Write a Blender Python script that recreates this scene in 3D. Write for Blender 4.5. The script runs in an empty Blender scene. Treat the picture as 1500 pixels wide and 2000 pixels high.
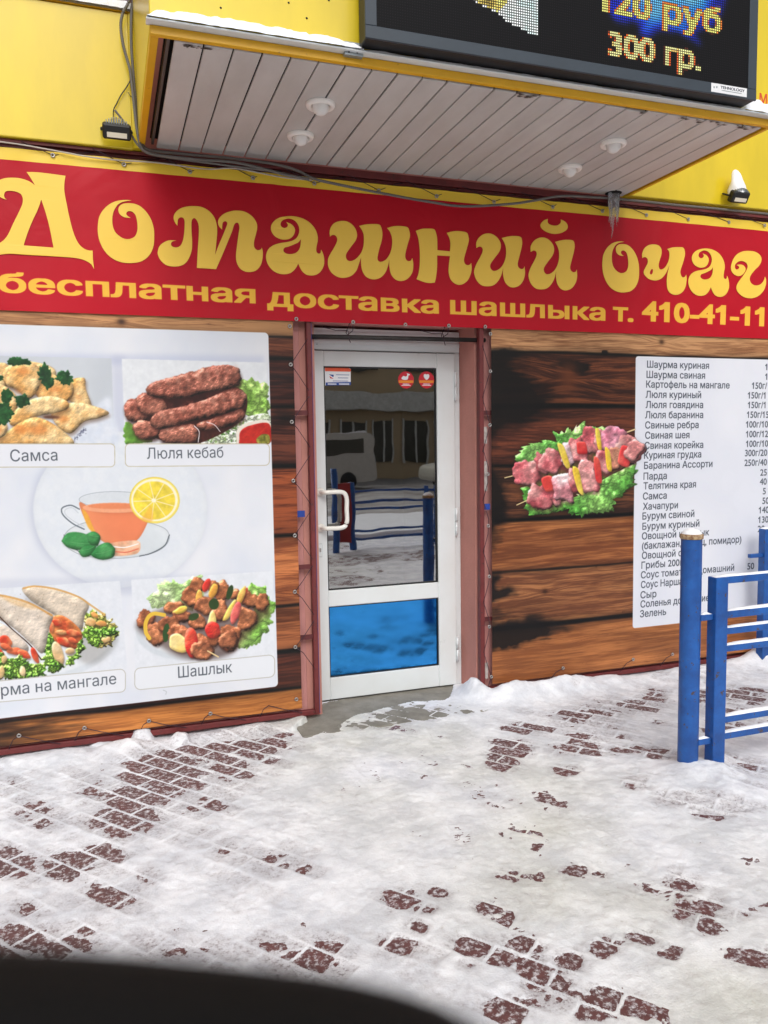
import bpy, math, random
import numpy as np
from mathutils import Vector, Matrix, geometry
random.seed(4)
SC = bpy.context.scene
COL = SC.collection
# ---------------------------------------------------------------- camera
FPX = 1544.4                       # focal length in pixels of the 1500 x 2000 photograph
yaw, pitch, roll = map(math.radians, (19.215, -4.9135, -0.872))
CAMP = np.array([0, -4.3, 1.56])
_f = np.array([math.sin(yaw) * math.cos(pitch), math.cos(yaw) * math.cos(pitch), math.sin(pitch)])
_r0 = np.array([math.cos(yaw), -math.sin(yaw), 0]); _u0 = np.cross(_r0, _f)
_r = math.cos(roll) * _r0 + math.sin(roll) * _u0; _u = -math.sin(roll) * _r0 + math.cos(roll) * _u0
cam_d = bpy.data.cameras.new('camera'); cam = bpy.data.objects.new('camera', cam_d); COL.objects.link(cam)
M = Matrix(((_r[0], _u[0], -_f[0], CAMP[0]), (_r[1], _u[1], -_f[1], CAMP[1]), (_r[2], _u[2], -_f[2], CAMP[2]), (0, 0, 0, 1)))
cam.matrix_world = M
cam_d.sensor_fit = 'VERTICAL'; cam_d.sensor_height = 36.0; cam_d.sensor_width = 27.0
cam_d.lens = FPX / 2000 * 36.0
cam_d.clip_start = .01; cam_d.clip_end = 400
cam_d.dof.use_dof = True; cam_d.dof.focus_distance = 4.4; cam_d.dof.aperture_fstop = 11.5
SC.camera = cam
# ---------------------------------------------------------------- overcast daylight
world = bpy.data.worlds.new('World'); SC.world = world; world.use_nodes = True
nt = world.node_tree; nt.nodes.clear()
sky = nt.nodes.new('ShaderNodeTexSky'); sky.sky_type = 'NISHITA'; sky.sun_disc = False
SUN_EL, SUN_AZ = math.radians(43), math.radians(190)     # azimuth: where the light comes from, clockwise from +Y
sky.sun_elevation = SUN_EL; sky.sun_rotation = SUN_AZ
sky.air_density = 1.0; sky.dust_density = 5.0; sky.ozone_density = 1.0
hs = nt.nodes.new('ShaderNodeHueSaturation'); hs.inputs['Saturation'].default_value = .12   # cloud cover takes the blue out
bg = nt.nodes.new('ShaderNodeBackground'); bg.inputs['Strength'].default_value = .15
wo = nt.nodes.new('ShaderNodeOutputWorld')
nt.links.new(sky.outputs[0], hs.inputs['Color']); nt.links.new(hs.outputs[0], bg.inputs['Color']); nt.links.new(bg.outputs[0], wo.inputs[0])
sun_d = bpy.data.lights.new('sun', 'SUN'); sun_d.energy = .8; sun_d.angle = math.radians(40); sun_d.color = (1, .985, .96)
sun = bpy.data.objects.new('sun', sun_d); COL.objects.link(sun)
_sd = Vector((math.sin(SUN_AZ) * math.cos(SUN_EL), math.cos(SUN_AZ) * math.cos(SUN_EL), math.sin(SUN_EL)))
sun.rotation_euler = _sd.to_track_quat('Z', 'Y').to_euler(); sun.location = (0, -6, 12)
vs = SC.view_settings; vs.view_transform = 'Standard'; vs.look = 'None'; vs.gamma = 1; vs.use_curve_mapping = False
SC.display_settings.display_device = 'sRGB'
vs.exposure = -0.06
# ---------------------------------------------------------------- measuring: photograph pixel -> point in the place
def _ray(px, py): return _f + (px - 750) / FPX * _r - (py - 1000) / FPX * _u
def at(px, py, y=0.0):
    d = _ray(px, py); return CAMP + d * (y - CAMP[1]) / d[1]
def atz(px, py, z=0.0):
    d = _ray(px, py); return CAMP + d * (z - CAMP[2]) / d[2]
def proj(X, Y, Z):
    dx, dy, dz = X - CAMP[0], Y - CAMP[1], Z - CAMP[2]
    w = dx * _f[0] + dy * _f[1] + dz * _f[2]
    return 750 + FPX * (dx * _r[0] + dy * _r[1] + dz * _r[2]) / w, 1000 - FPX * (dx * _u[0] + dy * _u[1] + dz * _u[2]) / w
# ---------------------------------------------------------------- objects
def root_loc(p):
    while p is not None and p.parent is not None: p = p.parent
    return np.array(p.location) if p is not None else np.zeros(3)
def thing(name, label, cat, loc=(0, 0, 0), group=None):
    o = bpy.data.objects.new(name, None); COL.objects.link(o); o.location = loc
    o.empty_display_size = .1; o['label'] = label; o['category'] = cat
    if group: o['group'] = group
    return o
def tag(o, label=None, cat=None, group=None, kind=None):
    if label: o['label'] = label
    if cat: o['category'] = cat
    if group: o['group'] = group
    if kind: o['kind'] = kind
    return o
def link(name, me, parent=None):
    o = bpy.data.objects.new(name, me); COL.objects.link(o)
    if parent is not None: o.parent = parent
    return o
class MB:
    def __init__(s): s.v = []; s.f = []; s.sm = []; s.cuts = []
    def add(s, v, f, sm=False):
        s.cuts.append((len(s.v), len(s.f))); n = len(s.v); s.v += [tuple(p) for p in v]; s.f += [tuple(i + n for i in q) for q in f]; s.sm += [sm] * len(f); return s
    def box(s, x0, x1, y0, y1, z0, z1, b=0.0):
        if b <= 0:
            v = [(x, y, z) for z in (z0, z1) for y in (y0, y1) for x in (x0, x1)]
            return s.add(v, [(0, 2, 3, 1), (4, 5, 7, 6), (0, 1, 5, 4), (2, 6, 7, 3), (0, 4, 6, 2), (1, 3, 7, 5)])
        v = []; cs = [(x, y, z) for x in (0, 1) for y in (0, 1) for z in (0, 1)]
        X, Y, Z = (x0, x1), (y0, y1), (z0, z1); idx = {}
        for c in cs:
            for ax in range(3):
                p = [X[c[0]], Y[c[1]], Z[c[2]]]
                for k in range(3):
                    if k != ax: p[k] += b * (1 if c[k] == 0 else -1)
                idx[(c, ax)] = len(v); v.append(p)
        f = []
        for ax in range(3):
            a, c2 = [k for k in range(3) if k != ax]
            for side in (0, 1):
                q = []
                for u, w in ((0, 0), (1, 0), (1, 1), (0, 1)):
                    c = [0, 0, 0]; c[ax] = side; c[a] = u; c[c2] = w; q.append(idx[(tuple(c), ax)])
                if (side == 0) ^ (ax == 1): q = q[::-1]
                f.append(q)
            for u in (0, 1):
                for w in (0, 1):
                    c0 = [0, 0, 0]; c0[a] = u; c0[c2] = w; c1 = list(c0); c1[ax] = 1
                    f.append([idx[(tuple(c0), a)], idx[(tuple(c1), a)], idx[(tuple(c1), c2)], idx[(tuple(c0), c2)]])
        for c in cs: f.append([idx[(c, 0)], idx[(c, 1)], idx[(c, 2)]])
        return s.add(v, f)
    def tube(s, pts, r, n=8, ripple=0, cap=True):
        P = [np.array(p, float) for p in pts]; rings = []; up = np.array([.13, .21, .97])
        for i, p in enumerate(P):
            t = P[min(i + 1, len(P) - 1)] - P[max(i - 1, 0)]; t = t / (np.linalg.norm(t) + 1e-9)
            a = np.cross(t, up if abs(t @ up) < .95 else np.array([1., 0, 0])); a /= np.linalg.norm(a); b = np.cross(t, a)
            rr = r[i] if hasattr(r, '__len__') else r
            if ripple and i % 2: rr *= 1 - ripple
            rings.append([p + rr * (math.cos(2 * math.pi * k / n) * a + math.sin(2 * math.pi * k / n) * b) for k in range(n)])
        v = [q for g in rings for q in g]; f = []
        for i in range(len(P) - 1):
            for k in range(n):
                f.append((i * n + k, i * n + (k + 1) % n, (i + 1) * n + (k + 1) % n, (i + 1) * n + k))
        s.add(v, f, True)
        if cap: 
            m = len(s.v) - len(v); s.f.append(tuple(m + k for k in range(n))[::-1]); s.f.append(tuple(m + (len(P) - 1) * n + k for k in range(n))); s.sm += [False, False]
        return s
    def lathe(s, prof, c=(0, 0, 0), n=24, axis='z'):
        v = []; f = []
        for r, h in prof:
            for k in range(n):
                t = 2 * math.pi * k / n; x, y = r * math.cos(t), r * math.sin(t)
                v.append((c[0] + x, c[1] + y, c[2] + h) if axis == 'z' else (c[0] + x, c[1] + h, c[2] + y))
        for i in range(len(prof) - 1):
            for k in range(n): f.append((i * n + k, i * n + (k + 1) % n, (i + 1) * n + (k + 1) % n, (i + 1) * n + k))
        return s.add(v, f, True)
    def prism(s, pts, ax, d0, d1):
        """closed outline in the plane across axis ax (0 x, 1 y, 2 z), extruded from d0 to d1"""
        n = len(pts); v = []
        for d in (d0, d1):
            for p in pts: q = list(p); q.insert(ax, d); v.append(q)
        return s.add(v, [tuple(range(n))[::-1], tuple(range(n, 2 * n))] + [(i, (i + 1) % n, n + (i + 1) % n, n + i) for i in range(n)])
    def build(s, name, mat, parent=None, smooth=None, weld=False):
        V = np.array(s.v, float) - root_loc(parent)
        me = bpy.data.meshes.new(name); me.from_pydata(V.tolist(), [], s.f); me.update()
        me.polygons.foreach_set('use_smooth', [bool(smooth) if smooth is not None else q for q in s.sm])
        me.materials.append(mat); return link(name, me, parent)
def build_each(mb, name, mat, parent=None):
    """one object per added piece"""
    out = []; c = mb.cuts + [(len(mb.v), len(mb.f))]
    for (v0, f0), (v1, f1) in zip(c[:-1], c[1:]):
        g = MB(); g.v = mb.v[v0:v1]; g.f = [tuple(i - v0 for i in q) for q in mb.f[f0:f1]]; g.sm = mb.sm[f0:f1]; out.append(g.build(name, mat, parent))
    return out
def fix_normals(o):
    import bmesh
    b = bmesh.new(); b.from_mesh(o.data); bmesh.ops.recalc_face_normals(b, faces=b.faces); b.to_mesh(o.data); b.free(); return o
# ---------------------------------------------------------------- materials
def srgb(c): return tuple(((x / 255.) / 12.92 if x / 255. <= .04045 else ((x / 255. + .055) / 1.055) ** 2.4) for x in c[:3]) + (1,)
def mat(name, col, rough=.5, metal=0., var=.1, scale=6., bump=0., bscale=60., col2=None, coat=0., spec=.5, stretch=(1, 1, 1), obj_rand=0., fine=.5):
    m = bpy.data.materials.new(name); m.use_nodes = True; t = m.node_tree; N = t.nodes; L = t.links
    b = N['Principled BSDF']; b.inputs['Roughness'].default_value = rough; b.inputs['Metallic'].default_value = metal
    b.inputs['Specular IOR Level'].default_value = spec; b.inputs['Coat Weight'].default_value = coat; b.inputs['Coat Roughness'].default_value = .15
    tc = N.new('ShaderNodeTexCoord'); mp = N.new('ShaderNodeMapping'); mp.inputs['Scale'].default_value = stretch
    L.new(tc.outputs['Object'], mp.inputs[0])
    n1 = N.new('ShaderNodeTexNoise'); n1.inputs['Scale'].default_value = scale; n1.inputs['Detail'].default_value = 6; n1.inputs['Roughness'].default_value = .62
    L.new(mp.outputs[0], n1.inputs['Vector'])
    c = srgb(col); d = srgb(col2) if col2 else tuple(x * (1 - 2.4 * var) for x in c[:3]) + (1,)
    cr = N.new('ShaderNodeValToRGB'); cr.color_ramp.elements[0].position = .34; cr.color_ramp.elements[1].position = .66
    cr.color_ramp.elements[0].color = d; cr.color_ramp.elements[1].color = c
    L.new(n1.outputs[0], cr.inputs[0]); out = cr.outputs[0]
    if obj_rand:
        oi = N.new('ShaderNodeObjectInfo'); mr = N.new('ShaderNodeMapRange'); mr.inputs[3].default_value = 1 - obj_rand; mr.inputs[4].default_value = 1 + obj_rand
        L.new(oi.outputs['Random'], mr.inputs[0]); mx = N.new('ShaderNodeVectorMath'); mx.operation = 'SCALE'
        L.new(out, mx.inputs[0]); L.new(mr.outputs[0], mx.inputs['Scale']); out = mx.outputs[0]
    L.new(out, b.inputs['Base Color'])
    rr = N.new('ShaderNodeMapRange'); rr.inputs[3].default_value = max(0, rough - .08); rr.inputs[4].default_value = min(1, rough + .1)
    L.new(n1.outputs[0], rr.inputs[0]); L.new(rr.outputs[0], b.inputs['Roughness'])
    if bump:
        n2 = N.new('ShaderNodeTexNoise'); n2.inputs['Scale'].default_value = bscale; n2.inputs['Detail'].default_value = 5
        L.new(mp.outputs[0], n2.inputs['Vector']); bp = N.new('ShaderNodeBump'); bp.inputs['Strength'].default_value = bump; bp.inputs['Distance'].default_value = .01
        L.new(n2.outputs[0], bp.inputs['Height']); L.new(bp.outputs[0], b.inputs['Normal'])
    return m
def img_mat(name, arr, rough=.4, emit=0., interp='Linear', spec=.4, wrinkle=.0):
    """arr: rows top to bottom, sRGB 0..1, computed above in numpy"""
    h, w, _ = arr.shape
    im = bpy.data.images.new(name, w, h); a = np.ones((h, w, 4), np.float32); a[..., :3] = np.clip(arr[::-1], 0, 1)
    im.pixels.foreach_set(a.ravel()); im.update(); im.pack()
    m = bpy.data.materials.new(name); m.use_nodes = True; t = m.node_tree; N = t.nodes; L = t.links; b = N['Principled BSDF']
    ti = N.new('ShaderNodeTexImage'); ti.image = im; ti.interpolation = interp; ti.extension = 'EXTEND'
    b.inputs['Roughness'].default_value = rough; b.inputs['Specular IOR Level'].default_value = spec
    if emit:
        b.inputs['Base Color'].default_value = (.008, .008, .009, 1); L.new(ti.outputs[0], b.inputs['Emission Color']); b.inputs['Emission Strength'].default_value = emit
    else: L.new(ti.outputs[0], b.inputs['Base Color'])
    if wrinkle:
        tc = N.new('ShaderNodeTexCoord'); n2 = N.new('ShaderNodeTexNoise'); n2.inputs['Scale'].default_value = 3; n2.inputs['Detail'].default_value = 3; n2.inputs['Distortion'].default_value = .6
        L.new(tc.outputs['Object'], n2.inputs['Vector']); bp = N.new('ShaderNodeBump'); bp.inputs['Strength'].default_value = wrinkle; bp.inputs['Distance'].default_value = .05
        L.new(n2.outputs[0], bp.inputs['Height']); L.new(bp.outputs[0], b.inputs['Normal'])
    return m
# ---------------------------------------------------------------- flat prints, painted in numpy
_rs = np.random.RandomState(11)
_tabs = [_rs.rand(256, 256) for _ in range(4)]
def vnoise(x, y, k=0):
    t = _tabs[k % 4]
    xi = np.floor(x).astype(int); yi = np.floor(y).astype(int)
    fx = x - xi; fy = y - yi
    fx = fx * fx * (3 - 2 * fx); fy = fy * fy * (3 - 2 * fy)
    x0 = xi & 255; x1 = (xi + 1) & 255; y0 = yi & 255; y1 = (yi + 1) & 255
    return (t[y0, x0] * (1 - fx) + t[y0, x1] * fx) * (1 - fy) + (t[y1, x0] * (1 - fx) + t[y1, x1] * fx) * fy
def fbm(x, y, o=4, k=0):
    s = 0.0; a = 0.5; n = 0.0
    for i in range(o):
        s = s + a * vnoise(x * 2 ** i + 17.3 * i, y * 2 ** i + 9.1 * i, k + i); n += a; a *= 0.5
    return s / n
def box1(a, r, ax):
    if r < 1: return a
    p = [(0, 0)] * a.ndim; p[ax] = (r + 1, r)
    c = np.cumsum(np.pad(a, p, mode='edge'), axis=ax)
    n = a.shape[ax]
    sl = lambda s, e: tuple(slice(s, e) if i == ax else slice(None) for i in range(a.ndim))
    return (c[sl(2 * r + 1, 2 * r + 1 + n)] - c[sl(0, n)]) / (2 * r + 1)
def blur(a, r):
    r = int(round(r))
    for _ in range(2): a = box1(box1(a, r, 0), r, 1)
    return a
def smooth_poly(pts, n=8, closed=True):
    """Catmull-Rom through pts; a third element marks a corner."""
    P = [np.array(p[:2], float) for p in pts]; C = [len(p) > 2 for p in pts]; N = len(P); out = []
    for i in range(N if closed else N - 1):
        a, b = P[i], P[(i + 1) % N]
        ta = (b - a) if C[i] else (b - P[i - 1]) * .5
        if not closed and i == 0: ta = (b - a)
        j = (i + 2) % N
        tb = (b - a) if (C[(i + 1) % N] or (not closed and i == N - 2)) else (P[j] - a) * .5
        L = np.linalg.norm(b - a) + 1e-9
        for t_ in (0, 1):
            pass
        la, lb = np.linalg.norm(ta) + 1e-9, np.linalg.norm(tb) + 1e-9
        ta = ta * min(1, 1.3 * L / la); tb = tb * min(1, 1.3 * L / lb)
        for k in range(n):
            t = k / n; t2 = t * t; t3 = t2 * t
            out.append((2 * t3 - 3 * t2 + 1) * a + (t3 - 2 * t2 + t) * ta + (-2 * t3 + 3 * t2) * b + (t3 - t2) * tb)
    if not closed: out.append(P[-1])
    return np.array(out)
class Canvas:
    def __init__(s, x0, y0, x1, y1, S, col):
        s.x0, s.y0, s.S = x0, y0, S
        s.w, s.h = int((x1 - x0) * S), int((y1 - y0) * S)
        s.a = np.zeros((s.h, s.w, 3)) + np.array(col) / 255.
        s.T = (0, 0, 1)
    def to(s, pts):
        ox, oy, sc = s.T
        return np.array([((ox + p[0] * sc - s.x0) * s.S, (oy + p[1] * sc - s.y0) * s.S) for p in pts])
    def mask(s, q, m=10):
        xa = int(max(0, q[:, 0].min() - m)); xb = int(min(s.w, q[:, 0].max() + m))
        ya = int(max(0, q[:, 1].min() - m)); yb = int(min(s.h, q[:, 1].max() + m))
        if xb - xa < 2 or yb - ya < 2: return None
        Y, X = np.mgrid[ya:yb, xa:xb]; X = X + .5; Y = Y + .5
        M = np.zeros(X.shape, bool)
        for i in range(len(q)):
            (ax, ay), (bx, by) = q[i], q[(i + 1) % len(q)]
            if ay == by: continue
            lo = max(ya, int(min(ay, by)) - 1) - ya; hi = min(yb, int(max(ay, by)) + 2) - ya
            if hi <= lo: continue
            yy = Y[lo:hi]; xx = X[lo:hi]
            M[lo:hi] ^= ((ay > yy) != (by > yy)) & (xx < (bx - ax) * (yy - ay) / (by - ay) + ax)
        return M.astype(float), X, Y, (slice(ya, yb), slice(xa, xb))
    def fill(s, pts, col, col2=None, smooth=True, soft=1, noise=.06, ns=5, emb=.0, er=5, edge=0., alpha=1., frill=0, fs=6, ridge=False, grad=None, seed=0, rot=0, sq=1.):
        q = smooth_poly([(*a, *p[2:]) for a, p in zip(s.to(pts), pts)], 8) if smooth else s.to(pts)
        if frill:
            d = np.roll(q, -1, 0) - q; L = np.hypot(d[:, 0], d[:, 1]); q2 = []
            for a, b, l in zip(q, np.roll(q, -1, 0), L):
                k = max(1, int(l / 2)); q2 += [a + (b - a) * j / k for j in range(k)]
            q = np.array(q2); c = q.mean(0); r = q - c; r /= (np.hypot(r[:, 0], r[:, 1])[:, None] + 1e-6)
            nz = fbm(q[:, 0] / (fs * s.S) + seed, q[:, 1] / (fs * s.S), 3, 1) - .5
            q = q + r * (nz * 2 * frill * s.S)[:, None]
        r_ = s.mask(q, 6 + 2 * soft + er)
        if r_ is None: return
        M, X, Y, sl = r_
        m = blur(M, soft)[..., None] * alpha
        px, py = X / s.S, Y / s.S
        c_, s_ = math.cos(rot), math.sin(rot)
        ux = (px * c_ + py * s_); uy = (-px * s_ + py * c_) * sq
        n = fbm(ux / ns + seed * 3.7, uy / ns + seed, 4, seed)
        if ridge: n = np.abs(n - .5) * 3.2
        n2 = fbm(px / (ns * 2.7) + 40 + seed, py / (ns * 2.7), 3, seed + 1)
        c1 = np.array(col) / 255.; c2 = np.array(col2) / 255. if col2 is not None else c1
        t = np.clip((n2 - .5) * 2.4 + .5, 0, 1)[..., None]
        base = c1 * (1 - t) + c2 * t
        v = 1 + (n - .5) * 2 * noise
        if emb:
            H = blur(M, er) + (n - .5) * .35
            gy, gx = np.gradient(H)
            v = v + (gx * .5 + gy * .85) * emb * er * 1.3
            v = v - edge * (1 - np.clip(blur(M, er) * 1.6 - .6, 0, 1))
        elif edge:
            v = v - edge * (1 - np.clip(blur(M, er) * 1.6 - .6, 0, 1))
        if grad is not None:
            g = (py - py.min()) / (py.max() - py.min() + 1e-6); v = v * (grad[0] * (1 - g) + grad[1] * g)
        hot = np.clip(v - 1.12, 0, 1)[..., None]
        colr = np.clip(base * np.clip(v, .05, 1.6)[..., None] + hot * .55, 0, 1)
        s.a[sl] = s.a[sl] * (1 - m) + colr * m
    def stroke(s, pts, col, w, closed=False, smooth=True, alpha=1., soft=1):
        q = smooth_poly([(*a, *p[2:]) for a, p in zip(s.to(pts), pts)], 8, closed) if smooth else s.to(pts)
        if closed: q = np.vstack([q, q[:1]])
        w = w * s.S / 2
        xa = int(max(0, q[:, 0].min() - w - 4)); xb = int(min(s.w, q[:, 0].max() + w + 4))
        ya = int(max(0, q[:, 1].min() - w - 4)); yb = int(min(s.h, q[:, 1].max() + w + 4))
        if xb - xa < 2 or yb - ya < 2: return
        D = np.full((yb - ya, xb - xa), 1e9)
        for a, b in zip(q[:-1], q[1:]):
            X0 = int(max(xa, min(a[0], b[0]) - w - 3)); X1 = int(min(xb, max(a[0], b[0]) + w + 4))
            Y0 = int(max(ya, min(a[1], b[1]) - w - 3)); Y1 = int(min(yb, max(a[1], b[1]) + w + 4))
            if X1 <= X0 or Y1 <= Y0: continue
            Y, X = np.mgrid[Y0:Y1, X0:X1]; d = b - a; l = d @ d + 1e-9
            t = np.clip(((X - a[0]) * d[0] + (Y - a[1]) * d[1]) / l, 0, 1)
            dd = np.hypot(X - a[0] - t * d[0], Y - a[1] - t * d[1])
            sl = (slice(Y0 - ya, Y1 - ya), slice(X0 - xa, X1 - xa)); D[sl] = np.minimum(D[sl], dd)
        m = (np.clip((w + .5 * soft - D) / soft, 0, 1) * alpha)[..., None]
        sl = (slice(ya, yb), slice(xa, xb))
        s.a[sl] = s.a[sl] * (1 - m) + np.array(col) / 255. * m
    def ell(s, cx, cy, rx, ry, col, rot=0, **k):
        c_, s_ = math.cos(rot), math.sin(rot)
        p = [(cx + rx * math.cos(t) * c_ - ry * math.sin(t) * s_, cy + rx * math.cos(t) * s_ + ry * math.sin(t) * c_) for t in np.linspace(0, 2 * math.pi, 14)[:-1]]
        s.fill(p, col, **k)
    def shadow(s, pts, amt, r, col=(120, 130, 160), smooth=True):
        q = smooth_poly([(*a, *p[2:]) for a, p in zip(s.to(pts), pts)], 6) if smooth else s.to(pts)
        r_ = s.mask(q, 4 * r * s.S)
        if r_ is None: return
        M, X, Y, sl = r_; m = (blur(M, r * s.S) * amt)[..., None]
        s.a[sl] = s.a[sl] * (1 - m) + np.array(col) / 255. * m
def chunks(c, lst, T, col, col2, **k):
    c.T = T
    for i, (x, y, rx, ry, rot) in enumerate(lst):
        n = 9; rr = np.random.RandomState(int(x * 7 + y))
        p = []
        for j in range(n):
            t = 2 * math.pi * j / n; q = .82 + .3 * rr.rand()
            a, b = rx * q * math.cos(t), ry * q * math.sin(t)
            p.append((x + a * math.cos(rot) - b * math.sin(rot), y + a * math.sin(rot) + b * math.cos(rot)))
        c.shadow([(px + 3, py + 8) for px, py in p], .45, 1.6, (50, 20, 15))
        c.fill(p, col, col2, seed=i % 7, **k)
def rrect(x0, y0, x1, y1, r, dyr=0, dyr2=None):
    """rounded box whose right side is shifted by dyr (top) / dyr2 (bottom)"""
    if dyr2 is None: dyr2 = dyr
    o = []
    for cx, cy, a0, d in ((x1 - r, y0 + r, -90, dyr), (x1 - r, y1 - r, 0, dyr2), (x0 + r, y1 - r, 90, 0), (x0 + r, y0 + r, 180, 0)):
        for k in range(5):
            t = math.radians(a0 + 22.5 * k); o.append((cx + r * math.cos(t), cy + d + r * math.sin(t)))
    return o

def paint_left():
    c = Canvas(-60, 600, 600, 1460, 2, (226, 229, 236))
    A = (0, 600, .37333); B = (0, 1080, .41333)
    gy, gx = np.mgrid[0:c.h, 0:c.w]
    n = fbm(gx / 150., gy / 170., 3)
    c.a *= (1 + (n - .5)[..., None] * np.array([.10, .07, .03]))
    WHITE = (228, 231, 238)
    # printed drop shadows of the cards
    c.T = A
    c.shadow([(-200, 240), (1380, 255), (1380, 300), (-200, 300)], .33, 5, (160, 170, 205), False)
    c.shadow([(585, 255), (655, 255), (665, 840), (590, 840)], .35, 6, (165, 172, 200), False)
    # plate
    pl = [(235 + 170 * math.cos(t), 995 + 152 * math.sin(t)) for t in np.linspace(0, 2 * math.pi, 24)[:-1]]
    c.T = (0, 0, 1)
    c.shadow([(x - 5, y + 2) for x, y in pl], .42, 8, (150, 158, 185)); c.fill(pl, (227, 231, 236), (222, 227, 234), soft=2, noise=.01, edge=.03, er=16)
    c.shadow([(-60, 1132), (540, 1118), (540, 1160), (-60, 1165)], .25, 4, (165, 172, 195), False)
    # ---------------- samsa photo
    c.T = A
    c.fill([(-200, 250), (583, 268), (600, 718), (-200, 718)], (205, 210, 216), (190, 196, 204), smooth=False, noise=.03, ns=60)
    c.fill([(-200, 560), (380, 600), (560, 470), (590, 560), (600, 716), (-200, 716)], (226, 230, 238), (215, 222, 234), noise=.02, soft=8)
    g1, g2 = (226, 168, 96), (240, 206, 150)
    kw = dict(noise=.16, ns=9, emb=.75, er=9, edge=.28, soft=1)
    pas = [[(-160, 330), (-60, 300), (40, 300), (30, 420), (-120, 440)],
           [(20, 330), (90, 285), (200, 290), (290, 330), (270, 420), (150, 440), (30, 400)],
           [(360, 390), (440, 370), (450, 430), (480, 520), (440, 540), (360, 480)],
           [(190, 330), (300, 360), (380, 400), (370, 480), (260, 510), (180, 440)],
           [(30, 370), (60, 320), (150, 290), (210, 330), (205, 420), (150, 480), (90, 430), (40, 410)],
           [(-120, 400), (0, 400), (90, 470), (70, 560), (-60, 590)],
           [(270, 540), (370, 500), (470, 510), (570, 550), (520, 580), (440, 600), (370, 660), (300, 620)],
           [(50, 590), (90, 530), (170, 480), (270, 465), (350, 490), (355, 530), (280, 555), (200, 570), (120, 610), (65, 620)],
           [(-80, 700), (20, 660), (110, 600), (190, 575), (280, 610), (380, 690), (380, 720), (200, 725), (-80, 720)],
           [(-140, 560), (-20, 560), (40, 620), (10, 680), (-120, 700)]]
    for i, p in enumerate(pas):
        c.shadow([(x + 6, y + 14) for x, y in p], .5, 3, (90, 55, 30)); c.fill(p, g1, g2, seed=i, **kw)
    for x, y, r in ((120, 335, 40), (110, 640, 45), (200, 640, 55), (330, 585, 36), (-40, 640, 60), (290, 430, 35), (100, 440, 22), (410, 470, 22), (520, 548, 20)):
        c.shadow([(x - r, y), (x, y - r * .5), (x + r, y), (x, y + r * .5)], .55, 4, (222, 120, 48))
    c.ell(270, 575, 45, 9, (90, 50, 35), soft=4, noise=.1)
    lf = dict(noise=.35, ns=6, emb=.5, er=4, frill=7, fs=4)
    for p in ([(35, 290), (80, 262), (170, 285), (130, 305), (60, 305)], [(210, 320), (240, 300), (270, 350), (285, 400), (250, 430), (220, 400), (205, 360)],
              [(290, 360), (340, 335), (385, 365), (370, 405), (320, 400)], [(5, 440), (40, 430), (70, 460), (40, 500), (5, 480)], [(80, 470), (120, 455), (155, 490), (130, 520), (90, 515)],
              [(-40, 520), (30, 505), (70, 550), (40, 605), (-30, 600)], [(-60, 370), (0, 355), (20, 380), (-40, 395)]):
        c.fill(p, (34, 84, 40), (22, 60, 30), **lf)
    for k in range(60):
        x = 390 + _rs.rand() * 60; y = 690 - (x - 390) * .9 + _rs.randn() * 10; c.ell(x, y, 2.6, 2.2, (60, 62, 90), noise=0, alpha=.7)
    # ---------------- lula kebab photo
    c.fill([(637, 270), (1397, 290), (1407, 714), (655, 714)], (233, 236, 239), (226, 229, 233), smooth=False, noise=.02)
    c.fill([(1230, 400), (1290, 375), (1350, 390), (1400, 410), (1402, 560), (1340, 590), (1260, 540)], (126, 176, 66), (176, 208, 122), noise=.3, ns=14, emb=.6, er=7, frill=8, ridge=True)
    c.fill([(655, 600), (740, 640), (800, 700), (720, 712), (656, 712)], (90, 140, 50), (130, 175, 80), noise=.3, ns=10, emb=.5, frill=5)
    c.fill([(1040, 640), (1200, 600), (1400, 560), (1405, 712), (1040, 712)], (196, 214, 170), (235, 240, 225), noise=.4, ns=7, emb=1.0, er=4, ridge=True)
    for i in range(70):
        x = 1050 + _rs.rand() * 330; y = 600 + _rs.rand() * 105
        c.ell(x, y, 7 + 7 * _rs.rand(), 4, [(80, 130, 50), (235, 242, 230), (140, 180, 90)][i % 3], rot=_rs.rand() * 3, noise=.1)
    mk = dict(noise=.34, ns=8, emb=1.0, er=11, edge=.42, frill=3, fs=5)
    b1, b2 = (146, 82, 66), (178, 112, 92)
    logs = [[(650, 510), (700, 480), (760, 500), (790, 560), (740, 600), (670, 590)], [(710, 480), (770, 450), (860, 490), (870, 560), (800, 570), (740, 550)],
            [(700, 610), (760, 590), (830, 620), (830, 680), (750, 690), (705, 660)],
            [(1030, 610), (1150, 570), (1260, 530), (1280, 570), (1230, 610), (1120, 640), (1050, 640)],
            [(835, 650), (900, 625), (1010, 612), (1035, 660), (1020, 712), (900, 712), (845, 700)],
            [(785, 590), (830, 545), (950, 520), (1080, 480), (1190, 430), (1250, 425), (1290, 465), (1270, 520), (1180, 555), (1060, 580), (930, 615), (840, 635), (795, 620)],
            [(765, 430), (800, 395), (900, 365), (1010, 335), (1100, 310), (1200, 303), (1255, 335), (1255, 400), (1200, 425), (1080, 445), (960, 475), (860, 480), (780, 460)]]
    c.fill([(690, 520), (800, 450), (1240, 420), (1270, 580), (1040, 712), (860, 700), (760, 640)], (74, 34, 28), (52, 22, 20), noise=.3)
    for i, p in enumerate(logs):
        c.shadow([(x + 2, y + 14) for x, y in p], .75, 3, (45, 16, 14)); c.fill(p, b1, b2, seed=i, **mk)
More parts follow.
